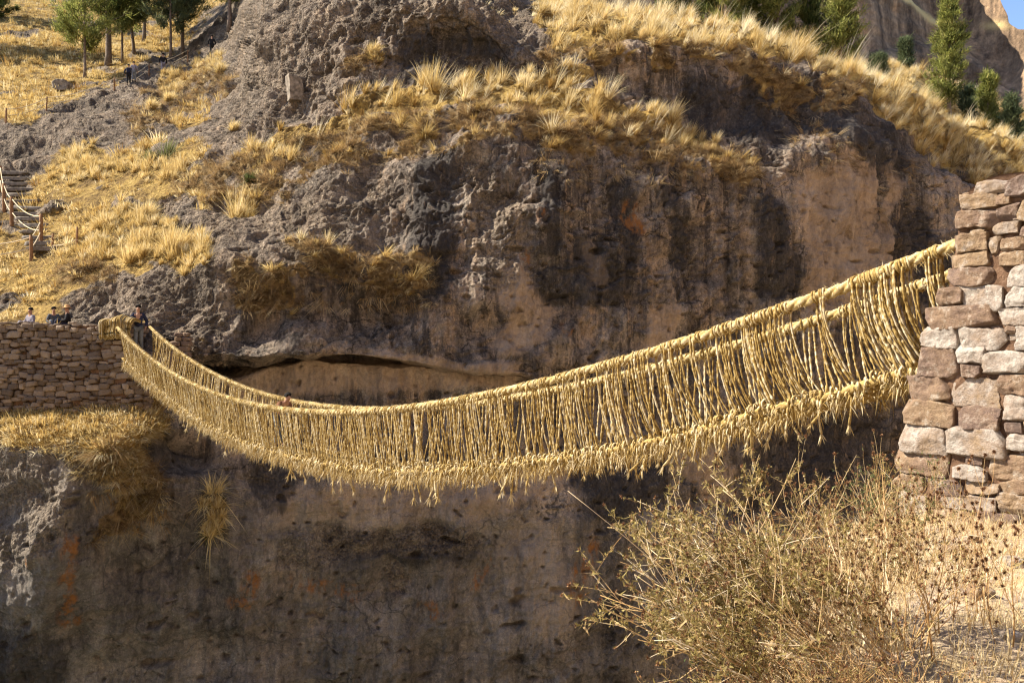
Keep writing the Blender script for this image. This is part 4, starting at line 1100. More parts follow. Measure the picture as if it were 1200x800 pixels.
# low buttress on the other side of the bridge mouth
acc = Acc(); z = -1.2
while z < .34:
    hh_ = rg.uniform(.12, .22); x = -13.75 + rg.uniform(-.1, .1)
    while x < -13.15:
        ww = rg.uniform(.25, .5); q, f = stone_geo(ww, hh_ * .96, .4, rg, 4)
        acc.add(np.stack([q[:, 0] + x + ww / 2, q[:, 1] + 34.6, q[:, 2] + z + hh_ / 2], -1), f, None, rg.uniform(.2, .5)); x += ww
    z += hh_
butt = obj("stone_buttress", acc.mesh("stone_buttress"), STONE)
tag(butt, "short stub of stacked stones right of the walking man at the far bridge mouth", "stone wall")

# bundle of straw rope slung over the wall end
bundle = thing("straw_bundle", "golden bundle of straw rope draped over the end of the far wall", "rope bundle", (-15.4, 33.3, .2))
acc = Acc(); rg = np.random.default_rng(31)
n = 170; K = 14; s = np.linspace(0, 1, K)
x = rg.uniform(-15.95, -14.75, n); r0 = rg.uniform(0, .12, n)
path = np.zeros((n, K, 3))
ang = np.interp(s, [0, .35, .6, 1], [0, 0, 1, 1])
bul = 0.16 * np.exp(-((x + 15.2) / .35) ** 2)
for k in range(K):
    tt = s[k]
    yy = np.where(tt < .5, 34.1 - tt * 2 * 1.0, 33.1 - .05)
    zz = np.where(tt < .5, .66 + .1 * np.sin(tt * 2 * np.pi), .66 - (tt - .5) * 2 * .62)
    path[:, k] = np.stack([x + .12 * gnoise(x * 3, tt * 3 + 0 * x, 0 * x, 3), yy - r0 - bul * .4, zz + r0 + bul * np.where(tt < .6, 1, .3)], -1)
V, Q, T = tubes(path, .022, 5); acc.add(V, Q, T, np.concatenate([np.repeat(rg.uniform(.2, .9, n), K * 5), np.full(2 * n, .5)]))
o = obj("rope_coils", acc.mesh("rope_coils"), ROPE, bundle); o.matrix_parent_inverse = Matrix.Translation(-bundle.location)
# ------------------------------------------------------------------ grass and scrub on the far bank
ICHU = blade_mat("golden_grass", [(0.0, (0.30, 0.17, 0.05)), (0.3, (0.52, 0.36, 0.12)), (0.65, (0.72, 0.56, 0.26)), (1.0, (0.86, 0.77, 0.54))], 0.42)
BRUSH = blade_mat("brown_scrub", [(0.0, (0.09, 0.055, 0.03)), (0.4, (0.27, 0.17, 0.08)), (0.75, (0.48, 0.33, 0.15)), (1.0, (0.66, 0.52, 0.30))], 0.35)
GREEN = blade_mat("green_leaves", [(0.0, (0.035, 0.05, 0.015)), (0.5, (0.075, 0.10, 0.03)), (1.0, (0.20, 0.21, 0.08))], 0.25)

area = np.linalg.norm(np.cross(np.stack([np.gradient(a, axis=1) for a in (wx, wy, wz)], -1), np.stack([np.gradient(a, axis=0) for a in (wx, wy, wz)], -1)), axis=2)
inview = ((WPX > -70) & (WPX < 1270) & (WPY > -60) & (WPY < 830) & (SS < 17.6)).astype(float)
RG = np.random.default_rng(101)
flat = [a.ravel() for a in (wx, wy, wz)]
WNf = WN.reshape(-1, 3)
def sample(weight, n):
    w = (weight * area * inview).ravel().astype(float)
    c = np.cumsum(w); i = np.searchsorted(c, RG.random(n) * c[-1])
    i = np.minimum(i, len(w) - 1)
    p = np.stack([f[i] for f in flat], -1); nn = WNf[i]
    return p + RG.normal(0, .02, p.shape), nn

def tuft_blades(P, Nn, nb_, Lm, Wm, spread, tint_mu, tint_sd, up=0.8, droop=0.35, lean=(0.16, -0.02, 0), seg=3, rad=0.07):
    """P (T,3) tuft roots -> blade strips; nb_ blades per tuft"""
    T = len(P)
    sz = np.exp(RG.normal(0, .36, T))
    r = np.repeat(np.arange(T), nb_)
    n = len(r)
    a = RG.random(n) * 2 * np.pi
    axis = up * np.array((0, 0, 1.)) + (1 - up) * Nn[r] * 1.4 + np.array(lean)
    axis /= np.linalg.norm(axis, axis=1, keepdims=True)
    th = np.abs(RG.normal(0, spread, n))
    rad_dir = np.stack([np.cos(a), np.sin(a), 0 * a], -1)
    d = axis * np.cos(th)[:, None] + rad_dir * np.sin(th)[:, None]
    d /= np.linalg.norm(d, axis=1, keepdims=True)
    L = Lm * sz[r] * RG.uniform(.55, 1.15, n)
    base = P[r] + rad_dir * (rad * sz[r] * RG.random(n))[:, None] * np.array((1, 1, .3)) - np.array((0, 0, .04))
    bend = d * np.array((.5, .5, 0)) * droop + np.array((.10 * droop, 0, -1)) * (droop * RG.uniform(.3, 1.2, n))[:, None] * (0.3 + th / max(spread, .01) * .4)[:, None]
    V, Q, Tt, nv = blades(base, d, bend, L, Wm * RG.uniform(.6, 1.4, n), seg)
    tt = np.clip(np.repeat(RG.normal(tint_mu, tint_sd, T)[r] + RG.normal(0, .13, n), nv).reshape(n, nv) + np.linspace(-.16, .14, nv)[None], 0, 1)
    return V, Q, Tt, tt.ravel()

dist_w = (40.0 / wy) ** 1.6
acc = Acc()
left_side = (WPX < 300)
ichu_up = ichu * (~left_side)
# terraces and ridge: tall bunch grass
clumpy = sstep(-.25, .35, fbm(wx / .9, wy / .9, wz / .9, 2, 613)) + .08
P_, N_ = sample(ichu_up * dist_w * clumpy, 3000)
acc.add(*tuft_blades(P_, N_, 80, .74, .026, .42, .56, .20, up=.85, droop=.45))
P_, N_ = sample(ichu_up * dist_w, 700)      # seed stalks blown to the right
acc.add(*tuft_blades(P_, N_, 12, 1.15, .022, .26, .95, .08, up=.9, droop=.40, lean=(.38, -.05, 0)))
P_, N_ = sample(ichu * left_side * dist_w, 520)
acc.add(*tuft_blades(P_, N_, 70, .55, .028, .50, .50, .16, up=.8, droop=.45))
mixw = brush * (~left_side) * sstep(-.1, .35, fbm(wx / 1.2, wy / 1.2, wz / 1.2, 2, 611))
P_, N_ = sample(mixw * dist_w, 380)
acc.add(*tuft_blades(P_, N_, 60, .50, .024, .55, .46, .20, up=.6, droop=.6))
o = obj("bunch_grass", acc.mesh("bunch_grass"), ICHU)
tag(o, "tall golden bunch grass along the terraces and the ridge top", "grass", kind="stuff")
acc = Acc()
low = (hill * (1 - ichu) + ledge * .8 * (1 - brush)) * sstep(.2, .6, grassm)
patch = sstep(-.25, .35, fbm(wx / 2.3, wy / 2.3, wz / 2.3, 3, 601))
P_, N_ = sample(low * dist_w * patch * (clumpy + .1), 5600)
acc.add(*tuft_blades(P_, N_, 20, .30, .034, .75, .42, .24, up=.6, droop=.5, seg=2, rad=.2))
P_, N_ = sample(low * dist_w * (wy > 50), 1900)
acc.add(*tuft_blades(P_, N_, 26, .62, .05, .6, .36, .22, up=.7, droop=.5, seg=2, rad=.25))
back_slope = (SS > 14.9) & (WPX > 560)
P_, N_ = sample(back_slope * dist_w, 1500)
acc.add(*tuft_blades(P_, N_, 30, .50, .04, .5, .62, .16, up=.8, droop=.45, seg=2, rad=.15))
P_, N_ = sample(np.clip(ledge * 1.2, 0, 1) * dist_w * (WPX < 240), 2600)
acc.add(*tuft_blades(P_, N_, 26, .16, .020, 1.2, .50, .28, up=.5, droop=.6, seg=2, rad=.16))
drp = strokes(WPX, WPY, [([(100, 530), (140, 545), (165, 575)], 26)])
P_, N_ = sample(drp * dist_w, 420)
acc.add(*tuft_blades(P_, N_, 20, .22, .020, .8, .52, .24, up=.15, droop=.9, lean=(-.2, -.3, 0), seg=3, rad=.16))
o = obj("short_grass", acc.mesh("short_grass"), ICHU)
tag(o, "short dry yellow grass covering the hillside and the ledge below the wall", "grass", kind="stuff")
acc = Acc()
P_, N_ = sample(brush * dist_w, 3400)
acc.add(*tuft_blades(P_, N_, 36, .42, .020, .95, .42, .22, up=.35, droop=.5, lean=(0, -.1, 0), seg=2, rad=.14))
# dead grass and roots hanging over the lips
lip = brush * np.clip(1.2 - np.abs(WN[..., 2]) * 1.4, 0, 1)
P_, N_ = sample(lip * dist_w, 900)
acc.add(*tuft_blades(P_, N_, 14, .34, .018, .5, .58, .2, up=-.55, droop=.6, lean=(0, -.35, -.35), seg=3, rad=.18))
hangm = strokes(WPX, WPY, [([(285, 345), (340, 350), (420, 350), (500, 345)], 16), ([(640, 190), (700, 200), (760, 205), (860, 215)], 14), ([(110, 560), (150, 590), (180, 600)], 24), ([(930, 150), (990, 180)], 26), ([(1060, 200), (1040, 240)], 20)])
P_, N_ = sample(hangm * face * dist_w, 420)
acc.add(*tuft_blades(P_, N_, 12, .52, .020, .30, .62, .22, up=-.9, droop=.25, lean=(0, -.22, -.5), seg=3, rad=.12))
o = obj("scrub_fringe", acc.mesh("scrub_fringe"), BRUSH)
tag(o, "brown dry scrub and dead grass hanging over the cliff lips", "scrub", kind="stuff")

# individual tufts that stand out
def tuft_thing(px, py, H, n, label, mat=ICHU, spread=.5, tint=.55, name="grass_tuft", cat="grass tuft", W=.03, up=.85, droop=.45, out=0.0, multi=None):
    p = surf(px, py)
    a = Acc(); m_ = 1 if multi is None else len(multi); rt = np.zeros((1, 3)) if multi is None else np.array(multi, float)
    V, Q, T, tt = tuft_blades(rt, np.tile((0, 0, 1.), (m_, 1)), n // m_, H, W, spread, tint, .02, up=up, droop=droop, rad=H * .28)
    a.add(V, Q, T, tt)
    return tag(obj(name, a.mesh(name), mat, loc=p - np.array((0, out, .03))), label, cat, "golden grass tufts on the left slope" if name == "grass_tuft" else None)
TUFTS = [(280, 250, 1.15, 520, "large golden grass tuft alone on the grey rock right of the slope"),
         (128, 262, .75, 300, "rounded olive gold grass tuft near the middle of the left slope"),
         (173, 252, .85, 320, "upright golden grass tuft highest in the group right of the rope fence"),
         (205, 292, .95, 420, "wide bright golden tuft at the right end of the left slope"),
         (112, 300, .80, 300, "dull brown gold tuft at the lower left of the slope group"),
         (150, 305, .9, 330, "bushy golden tuft in the centre of the slope group below the fence post"),
         (100, 190, .85, 360, "golden tuft at the left end of the grass row under the grey slab"),
         (128, 196, .75, 300, "tall golden tuft second in the grass row under the grey slab"),
         (190, 208, .75, 280, "pale golden tuft at the right end of the row under the grey slab"),
         (257, 85, 1.0, 300, "round orange gold tuft against the left edge of the rock dome"),
         (178, 125, 1.0, 300, "round brown gold tuft on the lower edge of the grey slab"),
         (195, 118, 1.1, 320, "dark gold tuft beside the round tuft on the grey slab"),
         (435, 62, .9, 320, "dry overhanging tuft in the shaded hollow of the rock dome"),
         (3, 493, .5, 160, "small golden tuft at the left end of the ledge below the wall"),
         (272, 150, .9, 260, "straw coloured tuft on the ledge right of the spiky plants")]
for px, py, H, n, lb in TUFTS:
    tuft_thing(px, py, H, n, lb)
tuft_thing(248, 590, .50, 1500, "yellow tuft with a green base hanging on the shaded cliff under the bridge", spread=1.0, tint=.62, name="hanging_tuft", cat="grass tuft", up=.3, droop=.9, out=.28, multi=[(0, 0, .25), (.25, .05, .05), (-.3, .05, .1), (.05, 0, -.35), (.4, .1, -.3), (-.15, .05, -.65), (.25, .05, -.75), (.1, .1, .6), (-.05, .1, -1.05)])
tuft_thing(243, 628, .5, 160, "small green spiky tuft on the shaded cliff below the hanging yellow tuft", mat=GREEN, spread=1.1, tint=.8, name="spiky_plant", cat="plant", W=.04, up=.2, droop=.6)
tuft_thing(172, 185, .8, 110, "pale green spiky plant left of its twin on the slope under the slab", mat=GREEN, spread=.8, tint=.9, name="spiky_plant", cat="plant", W=.05, up=1, droop=.15)
tuft_thing(195, 182, .8, 110, "pale green spiky plant right of its twin with yellow tips", mat=GREEN, spread=.8, tint=.95, name="spiky_plant", cat="plant", W=.05, up=1, droop=.15)
tuft_thing(292, 210, .7, 160, "dark green spiky plant in the brown scrub above the grey rock", mat=GREEN, spread=.9, tint=.45, name="spiky_plant", cat="plant", W=.05, up=1, droop=.2)

# ------------------------------------------------------------------ plants of the near bank
NEAR_STRAW = blade_mat("near_straw", [(0.0, (0.34, 0.22, 0.10)), (0.5, (0.62, 0.47, 0.24)), (1.0, (0.82, 0.71, 0.48))], 0.3)
acc = Acc()
n = 5800
x = RG.uniform(.6, 5.5, n * 4); y = RG.uniform(2.6, 8.6, n * 4)
d = edge_dist(x, y); cl = fbm(x / .5, y / .5, 0 * x, 3, 701)
wt = np.clip(.25 + 1.2 * cl + .8 * np.exp(-((d - .2) / .5) ** 2), 0.03, 1)
rel = (np.stack([x, y], -1) - PO) @ PN
keep = (d > -.35) & (rel > .05) & (RG.random(n * 4) < wt)
x, y = x[keep][:n], y[keep][:n]; n = len(x)
P_ = np.stack([x, y, bank_z(x, y)], -1)
V, Q, T, tt = tuft_blades(P_, np.tile((0, 0, 1.), (n, 1)), 8, .16, .006, .8, .6, .2, up=.8, droop=.5, seg=2, rad=.05)
acc.add(V, Q, T, tt)
o = obj("dry_grass", acc.mesh("dry_grass"), NEAR_STRAW)
tag(o, "thin pale dry grass on the near bank around the pillar foot", "grass", kind="stuff")

def twig_mat(name, stops):
    nb = NB(name); nb.color(nb.ramp(nb.attr("tint"), stops)); nb.b.inputs["Roughness"].default_value = .75
    return nb.m
TWIG = twig_mat("dry_twigs", [(0, (.20, .095, .04)), (.4, (.42, .26, .11)), (.7, (.60, .43, .22)), (1, (.76, .65, .47))])
LEAF = blade_mat("olive_leaves", [(0, (.12, .08, .03)), (.4, (.25, .195, .065)), (.75, (.40, .32, .12)), (1, (.56, .40, .20))], .4)
SEED = blade_mat("brown_seed_heads", [(0, (.07, .04, .025)), (.5, (.24, .115, .055)), (1, (.48, .28, .14))], .15)

def shrub(name, label, cat, roots, nst, Lr, dirm, dsd, rad0, twigs, leafn, seedn, leafsize, tint, seed, group=None, sag=.25, sub=True, leaf_mat=None, tipbias=.5):
    rg = np.random.default_rng(seed)
    roots = np.asarray(roots, float)
    c = roots.mean(0)
    th = thing(name, label, cat, c, group=group)
    i = rg.integers(0, len(roots), nst)
    K = 10; s = np.linspace(0, 1, K)
    r0 = roots[i] + rg.normal(0, .07, (nst, 3)) * (1, 1, 0)
    d = np.asarray(dirm) + rg.normal(0, 1, (nst, 3)) * np.asarray(dsd); d /= np.linalg.norm(d, axis=1, keepdims=True)
    L = rg.uniform(*Lr, nst)
    ph = rg.uniform(0, 90, nst)
    wob = np.stack([gnoise(s[None] * 3 + ph[:, None], k + 0 * s[None] + ph[:, None], 0 * s[None], 7) for k in range(3)], -1) * .10
    path = r0[:, None] + L[:, None, None] * (d[:, None] * s[None, :, None] + np.array((0, 0, -1)) * sag * (s ** 2)[None, :, None] + wob * s[None, :, None])
    acc = Acc()
    rad = rad0 * rg.uniform(.5, 1.3, nst)[:, None] * np.interp(s, [0, 1], [1, .28])[None]
    V, Q, T = tubes(path, rad, 5)
    acc.add(V, Q, T, np.concatenate([np.repeat(np.clip(rg.normal(tint, .22, nst), 0, 1), K * 5), np.full(2 * nst, .5)]))
    def side(path, L, cnt, lr, rr, spread, lo=.25):
        n0 = len(path); KK = path.shape[1]
        pi = np.repeat(np.arange(n0), cnt); n = len(pi)
        u = rg.uniform(lo, 1, n) * (KK - 1.01); k = u.astype(int); f = (u - k)[:, None]
        b = path[pi, k] * (1 - f) + path[pi, k + 1] * f
        tg = path[pi, k + 1] - path[pi, k]; tg /= np.linalg.norm(tg, axis=1, keepdims=True)
        dd = tg + rg.normal(0, spread, (n, 3)) + np.array((0, 0, .22)); dd /= np.linalg.norm(dd, axis=1, keepdims=True)
        l = L[pi] * rg.uniform(*lr, n)
        K2 = 6; s2 = np.linspace(0, 1, K2)
        q = b[:, None] + l[:, None, None] * (dd[:, None] * s2[None, :, None] + rg.normal(0, .13, (n, 1, 3)) * (s2 ** 2)[None, :, None])
        rd = rr * rg.uniform(.6, 1.3, n)[:, None] * np.interp(s2, [0, 1], [1, .4])[None]
        V, Q, T = tubes(q, rd, 4)
        acc.add(V, Q, T, np.concatenate([np.repeat(np.clip(rg.normal(tint, .22, n), 0, 1), K2 * 4), np.full(2 * n, .5)]))
        return q, l
    q1, l1 = side(path, L, twigs, (.18, .42), rad0 * .36, .42)
    tips = q1
    if sub:
        q2, l2 = side(q1, l1, 3, (.25, .6), rad0 * .24, .55, .2); tips = q2
    st = obj("stems", acc.mesh("stems"), TWIG, th); st.matrix_parent_inverse = Matrix.Translation([-float(v) for v in c])
    def scatter(cnt, size, mat, nm, shape, u0):
        i = rg.integers(0, len(tips), cnt); u = (1 - (1 - u0) * rg.random(cnt) ** 1.2) * (tips.shape[1] - 1.01); k = u.astype(int); f = (u - k)[:, None]
        # foliage gathers in patches
        b = tips[i, k] * (1 - f) + tips[i, k + 1] * f
        pt = gnoise(b[:, 0] * 3, b[:, 1] * 3, b[:, 2] * 3, seed + 3) + .25 * rg.normal(0, 1, cnt)
        b = b[pt > -.12]; n = len(b)
        dd = rg.normal(0, 1, (n, 3)) + np.array((0, 0, .5)); dd /= np.linalg.norm(dd, axis=1, keepdims=True)
        a = Acc()
        V, Q, T, nv = blades(b + rg.normal(0, .006, (n, 3)), dd, rg.normal(0, .3, (n, 3)), size * rg.uniform(.5, 1.4, n), size * shape * rg.uniform(.6, 1.3, n), 2, side=(lambda z: z / np.linalg.norm(z, axis=1, keepdims=True))(rg.normal(0, 1, (n, 3))))
        a.add(V, Q, T, np.repeat(np.clip(rg.normal(.55, .25, n), 0, 1), nv))
        oo = obj(nm, a.mesh(nm, False), mat, th); oo.matrix_parent_inverse = Matrix.Translation([-float(v) for v in c])
    if leafn: scatter(leafn, leafsize, leaf_mat or LEAF, "leaves", .42, .25)
    if seedn:
        # small rayed seed heads in clusters at twig ends
        i = rg.integers(0, len(tips), seedn); b = tips[i, -1]
        m = 9; bb = np.repeat(b, m, 0); n = len(bb)
        dd = rg.normal(0, 1, (n, 3)) + np.array((0, 0, .7)); dd /= np.linalg.norm(dd, axis=1, keepdims=True)
        V, Q, T, nv = blades(bb, dd, np.zeros((n, 3)), rg.uniform(.008, .02, n), np.full(n, .007), 2)
        a = Acc(); a.add(V, Q, T, np.repeat(np.clip(rg.normal(.45, .3, n), 0, 1), nv))
        oo = obj("seed_heads", a.mesh("seed_heads", False), SEED, th); oo.matrix_parent_inverse = Matrix.Translation([-float(v) for v in c])
    return th
def gp(px, Y, dz=0.0):
    x = (px - 600) / 1000 * Y
    return (x, Y, float(bank_z(x, Y)) + dz)
shrub("dry_shrub", "large bleached dry shrub leaning left over the gorge with olive leaf tips", "shrub",
      [gp(960, 4.3), gp(985, 4.4), gp(1010, 4.2), gp(1045, 4.4), gp(945, 4.2)], 62, (.65, 1.26), (-.60, .05, .62), (.20, .3, .14), .0060, 6, 26000, 2400, .027, .74, 1, sag=.14)
shrub("dry_shrub", "tangled tan shrub with thin upright reddish stems in the middle of the near bank", "shrub",
      [gp(970, 4.7), gp(1010, 4.9), gp(1040, 4.6), gp(990, 5.0)], 34, (.7, 1.2), (-.20, .0, .85), (.26, .25, .2), .0046, 5, 7000, 1500, .017, .5, 2)
shrub("dry_weed", "yellow brown weed clump with dark seed heads below the stone pillar", "weed",
      [gp(1060, 4.5), gp(1090, 4.3), gp(1040, 4.2), gp(1110, 4.6)], 30, (.5, 1.0), (-.06, .0, .9), (.26, .25, .16), .0040, 5, 4500, 900, .016, .5, 3)
shrub("dry_weed", "low matted brown weeds at the bottom edge of the picture under the shrubs", "weed",
      [gp(p, Y) for p, Y in ((900, 3.75), (960, 3.7), (1020, 3.8), (1070, 3.7), (930, 4.0), (900, 4.1))], 85, (.25, .5), (-.15, -.1, .75), (.5, .4, .25), .0034, 6, 9000, 700, .013, .4, 4)
shrub("dry_weed", "sparse tall stalks with dark clustered seed heads at the right edge", "weed",
      [gp(1150, 4.6), gp(1185, 4.4), gp(1170, 5.0), gp(1205, 4.7), gp(1130, 5.2)], 22, (.5, 1.05), (.05, .0, .95), (.2, .2, .1), .0036, 5, 350, 1300, .012, .35, 5, sub=False)
shrub("green_weed", "light green leafy weed at the corner of the pillar foot", "weed",
      [gp(1040, 7.4), gp(1030, 7.2), gp(1075, 7.0)], 40, (.35, .75), (-.1, .0, .9), (.3, .3, .15), .0036, 5, 4200, 200, .022, .5, 6, leaf_mat=GREEN)
shrub("green_weed", "green leafy weed growing behind the tan shrub at the gorge edge", "weed",
      [gp(900, 5.3), gp(935, 5.6), gp(880, 5.2)], 46, (.5, 1.0), (-.15, .0, .9), (.3, .3, .15), .0036, 5, 5200, 250, .020, .5, 8, leaf_mat=GREEN)
# loose stones on the near bank
rg = np.random.default_rng(64)
lb = ["flat pale stone on the sandy ground right of the weeds", "small round stone low on the sandy ground at the right edge", "angular reddish stone at the foot of the pillar", "grey stone half sunk in the ground below the pillar"]
for k, (px, Y, s) in enumerate([(1150, 5.4, .16), (1185, 4.5, .10), (1120, 6.4, .18), (1190, 6.0, .14)]):
    q, f = stone_geo(s, s * .5, s * .8, rg, 7)
    a = Acc(); a.add(q, f, None, rg.uniform(.5, .95))
    x, y, z = gp(px, Y)
    tag(obj("loose_stone", a.mesh("loose_stone"), STONE, loc=(x, y, z + s * .12)), lb[k], "stone")
# ------------------------------------------------------------------ trees
BARK = plain_mat("bark", (.16, .12, .09), .45, 6, .9, .5)
PINE = blade_mat("pine_needles", [(0, (.03, .05, .015)), (.45, (.11, .14, .04)), (.8, (.22, .24, .075)), (1, (.33, .31, .11))], .4)
LPINE = blade_mat("yellow_green_needles", [(0, (.06, .075, .02)), (.45, (.23, .25, .065)), (.8, (.37, .37, .11)), (1, (.48, .44, .17))], .45)
BPINE = blade_mat("blue_green_needles", [(0, (.035, .05, .028)), (.45, (.10, .13, .065)), (.8, (.18, .21, .10)), (1, (.26, .27, .14))], .4)

def crown_blades(cent, dirs, rg, per, size, wid):
    n = len(cent) * per
    c = np.repeat(cent, per, 0) + rg.normal(0, size * .45, (n, 3)); d0 = np.repeat(dirs, per, 0)
    d = d0 + rg.normal(0, .6, (n, 3)); d /= np.linalg.norm(d, axis=1, keepdims=True)
    return blades(c, d, rg.normal(0, .25, (n, 3)), size * rg.uniform(.6, 1.4, n), wid * rg.uniform(.6, 1.4, n), 2)

def tree(name, label, base, H, trunk_r, crown0, width, shape, mat, seed, nbr=70, per=26, size=.34, wid=.09, lean=(0, 0), group=None):
    """trunk with limbs; sprays of needles along the outer half of each limb"""
    rg = np.random.default_rng(seed)
    t = thing(name, label, "tree", base, group=group)
    K = 12; s = np.linspace(0, 1, K)
    tr = np.stack([lean[0] * s + .12 * gnoise(s * 3, 0 * s, 0 * s + seed, 3), lean[1] * s + .1 * gnoise(s * 3, 0 * s + 4, 0 * s + seed, 4), s * H - .3 * (1 - s)], -1)
    acc = Acc(); V, Q, T = tubes(tr[None], (trunk_r * np.interp(s, [0, .06, 1], [1.35, 1, .18]))[None], 9); acc.add(V, Q, T, .5)
    u = np.sort(rg.uniform(crown0, .985, nbr)); az = rg.uniform(0, 2 * np.pi, nbr)
    rel = (u - crown0) / (1 - crown0)
    if shape == 'cone': wl = width * (1 - rel) ** .85 * np.interp(rel, [0, .1, 1], [.75, 1, 1]) + .18
    elif shape == 'round': wl = width * np.sqrt(np.clip(1 - (2 * rel - .95) ** 2, .05, 1))
    else: wl = width * np.interp(rel, [0, .25, .6, 1], [.6, 1, .85, .25])
    wl = wl * rg.uniform(.45, 1.3, nbr)
    st = np.stack([np.interp(u, s, tr[:, k]) for k in range(3)], -1)
    rise = rg.uniform(.25, .75, nbr) if shape == 'cone' else rg.uniform(.1, .7, nbr)
    out = np.stack([np.cos(az), np.sin(az), rise], -1)
    s2 = np.linspace(0, 1, 6)
    limb = st[:, None] + wl[:, None, None] * (out[:, None] * s2[None, :, None] + np.array((0, 0, .25)) * (s2 ** 2)[None, :, None])
    V, Q, T = tubes(limb, (np.maximum(.012, trunk_r * .22 * wl / width)[:, None] * np.interp(s2, [0, 1], [1, .3])[None]), 4); acc.add(V, Q, T, .5)
    obj("trunk", acc.mesh("trunk"), BARK, t)
    m = rg.integers(5, 10, nbr); bi = np.repeat(np.arange(nbr), m); uu = rg.uniform(.25, 1.0, len(bi)) * 4.99; k = uu.astype(int); f = (uu - k)[:, None]
    cc = limb[bi, k] * (1 - f) + limb[bi, k + 1] * f
    od = out[bi] / np.linalg.norm(out[bi], axis=1, keepdims=True)
    V, Q, T, nv = crown_blades(cc, od + np.array((0, 0, .4)), rg, per, size, wid)
    n = len(V) // nv
    tone = np.repeat(np.clip(rg.normal(.5, .2, len(cc)), 0, 1), per) + rg.normal(0, .12, n)
    a = Acc(); a.add(V, Q, T, np.repeat(np.clip(tone, 0, 1), nv))
    obj("crown", a.mesh("crown", False), mat, t)
    return t
G1 = "pines on the hillside upper left"
for i, (px, py, H, r, w, lab, c0, lean) in enumerate([
    (101, 89, 11.5, .13, 2.3, "slim pine with bare lower trunk, nearest in the upper left group", .30, (0, 0)),
    (126, 75, 14, .30, 2.7, "thick trunked pine standing right of the slim nearest one", .34, (0, 0)),
    (142, 72, 11, .12, 2.0, "thin young pine just right of the thick trunked pine", .35, (0, 0)),
    (158, 61, 11.5, .16, 2.3, "leaning pine with its trunk tilted left in the upper left group", .3, (-1.4, 0)),
    (170, 47, 13, .2, 2.8, "pine with a forked dark crown farther up behind the leaning one", .22, (.4, 0)),
    (202, 65, 11, .13, 2.2, "left one of the close pair of thin pines near the walkers", .28, (0, 0)),
    (213, 64, 13, .18, 2.5, "right one of the close pair of pines near the walkers", .3, (0, 0)),
    (267, 33, 13, .2, 2.6, "pine with reddish trunk beside the rock dome", .26, (0, 0))]):
    tree("pine_tree", lab, surf(px, py), H, r, c0 * .8, w * 1.35, 'mid', [LPINE, LPINE, PINE, LPINE, LPINE, BPINE, LPINE, LPINE][i], 900 + i, nbr=62, per=24, size=.50, wid=.085, lean=lean, group=G1)
p = surf(6, 20); tree("pine_tree", "dark pine cut off by the upper left corner", p + np.array((-1.5, 0, 0)), 13, .25, .02, 3.4, 'mid', PINE, 931, nbr=110, per=30, size=.4, wid=.11, group=G1)
p = surf(-60, 60, ); tree("pine_tree", "pine beyond the left edge shading the slope", p, 14, .25, .1, 3.4, 'mid', PINE, 932, nbr=90, per=24, size=.45, wid=.13, group=G1)

G2 = "conifers behind the ridge"
for i, (px, py, Y, H, w, sh, mat, lab) in enumerate([
    (1112, 112, 82, 10.2, 2.0, 'cone', LPINE, "tall pointed yellow green conifer alone on the right slope"),
    (985, 84, 76, 8.4, 2.1, 'mid', LPINE, "broad light green conifer at the right end of the ridge row"),
    (948, 76, 79, 10.0, 2.0, 'cone', PINE, "dark conifer left of the broad light green one on the ridge"),
    (912, 60, 78, 9.5, 2.2, 'mid', LPINE, "bushy mid green conifer in the ridge row above the highest grass"),
    (880, 56, 80, 9.5, 2.0, 'mid', PINE, "dark green conifer fourth from the right in the ridge row"),
    (850, 48, 77, 8.5, 2.1, 'mid', LPINE, "olive green conifer in the middle of the ridge row"),
    (818, 40, 79, 9.0, 2.1, 'mid', PINE, "dark conifer second from the left end of the ridge row"),
    (786, 34, 80, 8.5, 1.9, 'mid', PINE, "low dark conifer at the left end of the ridge row"),
    (1158, 132, 76, 3.4, .9, 'cone', LPINE, "small green conifer right of the tall pointed one"),
    (1186, 140, 74, 2.0, .7, 'mid', BPINE, "low blue green conifer bush at the right edge"),
    (1135, 125, 78, 1.5, .6, 'mid', BPINE, "small dark bush between the pointed conifer and the small green one"),
    (1061, 77, 92, 2.6, .5, 'cone', BPINE, "tiny conifer on the slope under the far cliff"),
    (1030, 88, 84, 1.6, .8, 'mid', BPINE, "low green bush right of the broad conifer")]):
    b = at(px, py, Y)
    # stand it on the terrain
    m = (np.abs(wx - b[0]) < .6) & (np.abs(wy - b[1]) < 1.2) & (SS > 13)
    if m.any(): b[2] = float(wz[m].mean())
    tree("conifer_tree", lab, b, H + ((400 - py) / 1000 * Y - b[2]), .05 + H * .014, .04, w, sh, mat, 950 + i, nbr=int(36 + 7 * H), per=20, size=.40, wid=.10, group=G2)

# ------------------------------------------------------------------ rocks that stand free
rg = np.random.default_rng(71)
def rock(name, label, p, w, h, d, mat, tint, rz=0.0, res=14):
    q, f = stone_geo(w, h, d, rg, res)
    a = Acc(); a.add(q, f, None, tint)
    o = tag(obj(name, a.mesh(name), mat, loc=p), label, "rock"); o.rotation_euler = (0, 0, rz); return o
PALE = plain_mat("pale_rock", (.20, .165, .128), .6, 5, .95, .8)
rock("boulder", "round pale boulder in the grass above the left rope fence", surf(72, 103) + np.array((0, 0, .25)), 1.3, .95, 1.0, PALE, .6)
rock("rock_column", "pale upright stone column standing in front of the rock dome", surf(348, 110) + np.array((0, -.1, .25)), .75, 1.5, .7, PALE, .8, .5)

